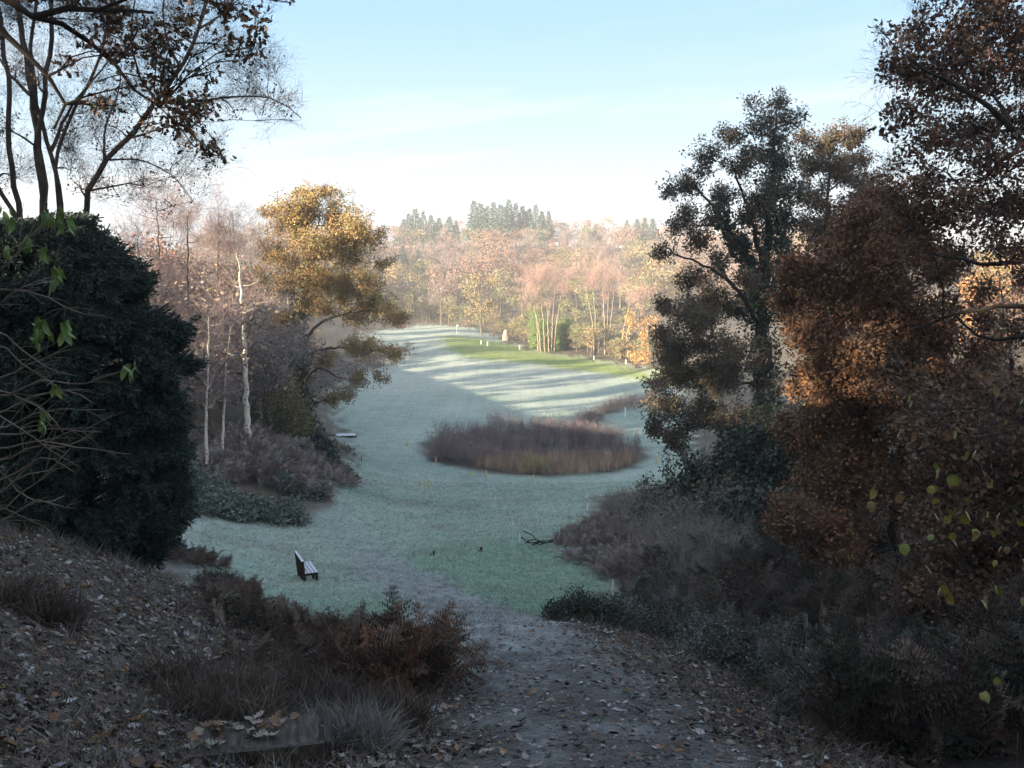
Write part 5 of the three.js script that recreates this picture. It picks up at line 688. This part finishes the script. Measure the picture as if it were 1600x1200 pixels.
  const nodes2 = []; spine.forEach((l, k) => { const q = resample([...(k < 3 ? [b2] : []), ...L(d2, l)].map((p) => p.clone().sub(b2)), 0.15); q.forEach((p, i) => { if (i) p.add(rdir(r).multiplyScalar(0.01)); }); w2.tube(q, q.map((_, i) => lerp(k < 3 ? 0.02 : 0.009, 0.004, i / q.length)), 5); nodes2.push(...q); });
  const ym = [[0.25, 0.24, 0.035], [0.28, 0.22, 0.04], [0.2, 0.23, 0.04], [0.22, 0.13, 0.045]].map((c) => plain(...c, { transmission: 0.3, roughness: 0.6 }));
  for (const [x, y] of yel) {
    const p = P(1100 + x / 2, 600 + y / 2, d2 + ell(r) * 0.7).sub(b2); let n = nodes2[0]; for (const q of nodes2) if (q.distanceTo(p) < n.distanceTo(p)) n = q; w2.tube(curve(n, p, V(0, 0.05, 0), 5), [0.004, 0.0035, 0.003, 0.002, 0.001], 4);
    for (let k = 0; k < 1 + (r() < 0.4); k++) { const m = mesh('leaf', GEO.leafRound, ym[Math.floor(r() * 4)], g2), f = V(ell(r) * 0.7, -0.8, 0.2 + ell(r) * 0.4).normalize(); m.applyMatrix4(m4(p.clone().add(rdir(r).multiplyScalar(0.03)), toward(f, ell(r) * 0.8), 0.06 + 0.035 * r())); }
  }
  mesh('stems', w2.geo(), M.darkBark, g2);
}

// ------------------------------------------------------------------ bench, markers, stakes, stone, branch pile, steps
{
  const r = rng(900), woodM = bark(0.12, 0.06, 0.05), frostM = plain(0.55, 0.58, 0.62);
  const at = G(480, 905, 20), g = thing('park_bench', 'dark wooden park bench with frosted seat on the grass left of the path', 'bench', at); g.rotation.y = 0.42;   // the seat faces right, its end towards the viewer
  const I = (x, y, z, rz = 0) => new THREE.Matrix4().compose(V(x, y, z), new THREE.Quaternion().setFromAxisAngle(Z, rz), V(1, 1, 1)), bx = (n, w, h, dd, x, y, z, m = woodM, rz = 0, par = g) => mesh(n, new MB().box(w, h, dd, I(x, y, z, rz)).geo(), m, par);
  for (const z of [-0.62, 0, 0.62]) { bx('back_post', 0.09, 0.92, 0.12, -0.24, 0.44, z, woodM, 0.1); bx('leg', 0.09, 0.44, 0.1, 0.24, 0.2, z); bx('seat_bearer', 0.5, 0.07, 0.08, 0, 0.385, z); }
  for (let k = 0; k < 4; k++) { const sl = bx('seat_slat', 0.115, 0.035, 1.5, -0.16 + k * 0.128, 0.44, 0); bx('frost', 0.105, 0.006, 1.46, -0.16 + k * 0.128, 0.461, 0, frostM, 0, sl); }
  for (const y of [0.62, 0.8]) bx('back_slat', 0.035, 0.13, 1.5, -0.235 - (y - 0.62) * 0.1, y, 0, woodM, 0.1);
  const tr = bx('top_rail', 0.1, 0.04, 1.54, -0.285, 0.92, 0); bx('frost', 0.09, 0.006, 1.5, -0.285, 0.944, 0, frostM, 0, tr);
  // tee markers
  [[676, 868, 'left wooden tee marker, a low pair of dark blocks on the frosted tee'], [750, 862, 'right wooden tee marker, a low pair of dark blocks on the frosted tee']].forEach(([px, py, label], k) => { const o = thing('tee_marker', label, 'tee marker', G(px, py, 25), 'tee markers'); mesh('block', new MB().box(0.1, 0.26, 0.12, I(0.06, 0.11, 0, -0.05)).geo(), plain(0.04, 0.03, 0.05), o); mesh('block', new MB().box(0.12, 0.18, 0.12, I(-0.08, 0.07, 0.02, 0.12)).geo(), plain(0.3, 0.22, 0.2), o); o.rotation.y = k * 0.6; });
  // stakes
  const white = plain(0.78, 0.8, 0.8), yellow = plain(0.6, 0.48, 0.2), red = plain(0.4, 0.08, 0.08), capM = plain(0.5, 0.5, 0.48);
  const stake = (name, label, px, py, hpx, mat, wpx, group, f = 20) => { const p = G(px, py, f), s = -p.z / F, o = thing(name, label, 'stake', p, group), h = hpx * s, w = Math.max(0.035, wpx * s); mesh('post', new MB().tube([V(0, -0.15, 0), V(ell(r) * 0.02, h * 0.93, 0), V(ell(r) * 0.02, h, 0)], [w / 2, w / 2, w * 0.3], 8).geo(), mat, o); mesh('cap', new MB().tube([V(0, h - 0.01, 0), V(0, h + 0.03, 0)], [w * 0.45, w * 0.3], 8).geo(), capM, o); };
  stake('white_stake', 'white stake nearest the viewer, beside the dark bramble mound', 957, 930, 25, white, 3);
  stake('white_stake', 'white stake standing in the branch pile', 812, 848, 17, white, 2.2);
  stake('white_stake', 'white stake right of the branch pile, up the fairway', 918, 797, 12, white, 2.4);
  stake('white_stake', 'tall white stake by the hedge beyond the pond', 977, 652, 16, white, 2.4, null, 100);
  [[656, 761, 11, 'left of the two yellow stakes by the little ditch'], [670, 762, 13, 'right of the two yellow stakes by the little ditch'], [681, 722, 8, 'yellow stake at the left tip of the pond'], [735, 744, 9, 'left of the two yellow stakes at the pond front'], [760, 746, 11, 'right of the two yellow stakes at the pond front'], [833, 751, 9, 'yellow stake below the tan reeds'], [636, 698, 8, 'yellow stake on the slope left of the pond'], [1025, 725, 10, 'yellow stake right of the tan reeds']].forEach(([px, py, h, label]) => stake('yellow_stake', label, px, py, h, yellow, 2.6, 'yellow stakes round the pond', 40));
  stake('red_stake', 'thin red stake by the wood edge on the left', 517, 784, 11, red, 1.8); stake('red_stake', 'thin red stake beside the bramble tip on the left', 565, 720, 9, red, 1.8);
  // far flag and small marker posts
  const flag = (px, py, d, label, cloth) => { const p = GP(px, d), o = thing('flagstick', label, 'flag', p); mesh('pole', new MB().tube([V(0, -0.1, 0), V(0, 2.3, 0)], [0.03, 0.025], 6).geo(), white, o); const m = new MB(); for (let k = 0; k <= 6; k++) { const a = k / 6, z = 0.05 * Math.sin(a * 6); m.v(a * 0.5, 2.28 - a * 0.06, z); m.v(a * 0.5, 1.92 + a * 0.02, z + 0.02); if (k) { const b = k * 2; m.tri(b - 2, b - 1, b); m.tri(b, b - 1, b + 1); } } mesh('flag_cloth', m.geo(), plain(...cloth), o); };
  flag(714, 525, 225, 'flagstick with pale flag on the far green below the golden oak', [0.7, 0.6, 0.5]); flag(672, 505, 272, 'tiny flagstick on the shaded green at the far left end', [0.6, 0.45, 0.3]);
  [[752, 538, 'left of the two small posts below the standing stone'], [762, 540, 'right of the two small posts below the standing stone'], [812, 546, 'small pale post right of the standing stone'], [928, 562, 'small pale post below the second birch clump'], [978, 568, 'small pale post at the orange beech']].forEach(([px, py, label]) => stake('marker_post', label, px, py, 6, white, 1.8, 'small posts of the far fairway', 120));
  // standing stone
  { const p = G(790, 532, 120), b = p, m = new MB(), rings = 9, sd = 12, H0 = 2.9; for (let j = 0; j <= rings; j++) for (let i = 0; i < sd; i++) { const t = j / rings, a = i / sd * 6.283, w = 0.85 * (1 - t ** 3.2 * 0.6) * (0.9 + 0.2 * vnoise(i * 0.9 + 3, j * 0.8)); m.v(Math.cos(a) * w + 0.08 * t, t * H0 - 0.2, Math.sin(a) * w * 0.7, i / sd, t); } for (let j = 0; j < rings; j++) for (let i = 0; i < sd; i++) { const a = j * sd + i, c = j * sd + (i + 1) % sd; m.tri(a, a + sd, c); m.tri(c, a + sd, c + sd); } const top = m.v(0.08, H0 - 0.17, 0, 0.5, 1); for (let i = 0; i < sd; i++) m.tri(rings * sd + i, top, rings * sd + (i + 1) % sd);
    const s = mesh('standing_stone', m.geo(), bark(0.72, 0.62, 0.55, { bumpScale: 0.05 })); s.position.copy(b); tag(s, 'pale upright standing stone in front of the far golden trees', 'stone'); }
  // plank bridge over the ditch
  { const p = G(540, 682, 60), o = thing('plank_bridge', 'small frosted plank bridge beside the wood left of the pond', 'bridge', p); o.rotation.y = 0.12; for (let k = 0; k < 7; k++) mesh('plank', new MB().box(0.32, 0.06, 1.5, I(-1.05 + k * 0.35, 0.2 + 0.008 * (k % 3), 0)).geo(), frostM, o); for (const z of [-0.6, 0.6]) mesh('beam', new MB().box(2.6, 0.2, 0.12, I(0, 0.07, z)).geo(), woodM, o); }
  // branch pile by the tee
  { const p = G(845, 852, 25), o = thing('branch_pile', 'fallen dead branches lying in a heap right of the tee', 'branches', p), s = -p.z / F; const arms = [[[-25, -3], [5, -2], [28, -4]], [[-22, -8], [-8, -10], [6, -4], [20, -3]], [[-30, -16], [-18, -8], [2, -3]], [[-26, -22], [-12, -14], [-4, -5], [8, -2]], [[10, -4], [18, -8], [26, -14], [24, -24]], [[20, -3], [24, -10], [20, -18]], [[-10, -3], [10, -6], [26, -2]], [[0, -2], [14, -5], [30, -5]], [[-14, -4], [4, -7], [18, -6]]]; const geo = arms.map((a, k) => { const q = resample(a.map(([x, y]) => V(x * s * 1.05, Math.max(0.03, -y * s) + H(p.x + x * s, p.z) - p.y, (k % 3 - 1) * 0.25 + ell(r) * 0.1)), 0.15); return new MB().tube(q, q.map((_, i) => lerp(0.035, 0.01, i / q.length)), 6).geo(); }); geo.forEach((q) => mesh('branch', q, M.darkBark, o)); }
  // small lumps and dead stalk near the path
  { const p = G(858, 975, 12), st = mesh('dead_stalk', new MB().tube([V(0, -0.05, 0), V(-0.08, 0.2, 0), V(-0.15, 0.42, 0.02)], [0.008, 0.006, 0.002], 5).geo(), M.twig); st.position.copy(p); tag(st, 'thin dead stalk leaning at the corner of the tee', 'stalk'); }
  // timber step cut into the bank
  { const A = P(292, 1200, 6.0), Bp = P(500, 1172, 6.2), dir = Bp.clone().sub(A); dir.y = 0; dir.normalize(); const back = V(dir.z, 0, -dir.x); if (back.z > 0) back.negate(); const q = new THREE.Quaternion().setFromRotationMatrix(new THREE.Matrix4().makeBasis(dir, UP, back.clone().negate())), y = Math.max(Bp.y, H(Bp.x, Bp.z) + 0.05, H(A.x, A.z) + 0.03), o = thing('timber_step', 'wooden step with a board edge cut into the left bank', 'step', V(A.x, y, A.z)); o.quaternion.copy(q); const planks = bark(0.15, 0.14, 0.13), Lw = Bp.clone().sub(A).setY(0).length(); mesh('edge_board', new MB().box(Lw + 0.05, 0.16, 0.05, I(Lw / 2, -0.06, 0)).geo(), planks, o); mesh('tread', new MB().box(Lw * 0.98, 0.05, 0.42, I(Lw / 2, -0.01, -0.24)).geo(), planks, o); { const kinds = [[0.2, 0.13, 0.08], [0.3, 0.26, 0.23], [0.24, 0.22, 0.17], [0.15, 0.1, 0.07]].map((c) => plain(...c)); for (let k = 0; k < 34; k++) { const u = (r() ** 1.4) * Lw * 0.8 + 0.03, v = -0.06 - 0.36 * r(), m = mesh('fallen_leaf', GEO.leafOak, kinds[k % 4]); m.applyMatrix4(new THREE.Matrix4().compose(o.position, o.quaternion, V(1, 1, 1)).multiply(m4(V(u, 0.035, v), new THREE.Quaternion().setFromEuler(new THREE.Euler(-Math.PI / 2 + ell(r) * 0.35, ell(r) * 0.35, r() * 6.28)), 0.09 + 0.05 * r()))); tag(m, ['brown', 'pale', 'greenish grey', 'dark brown'][k % 4] + ' oak leaf lying on the timber step', 'leaf', 'leaves on the timber step'); } } mesh('side_board', new MB().box(0.05, 0.14, 0.5, I(Lw + 0.06, -0.05, -0.24)).geo(), planks, o); }
}
let tris = 0; scene.traverse((o) => { if (o.isMesh && !o.isInstancedMesh) tris += o.geometry.index.count / 3; }); console.log('all built', tris);
renderer.render(scene, camera);
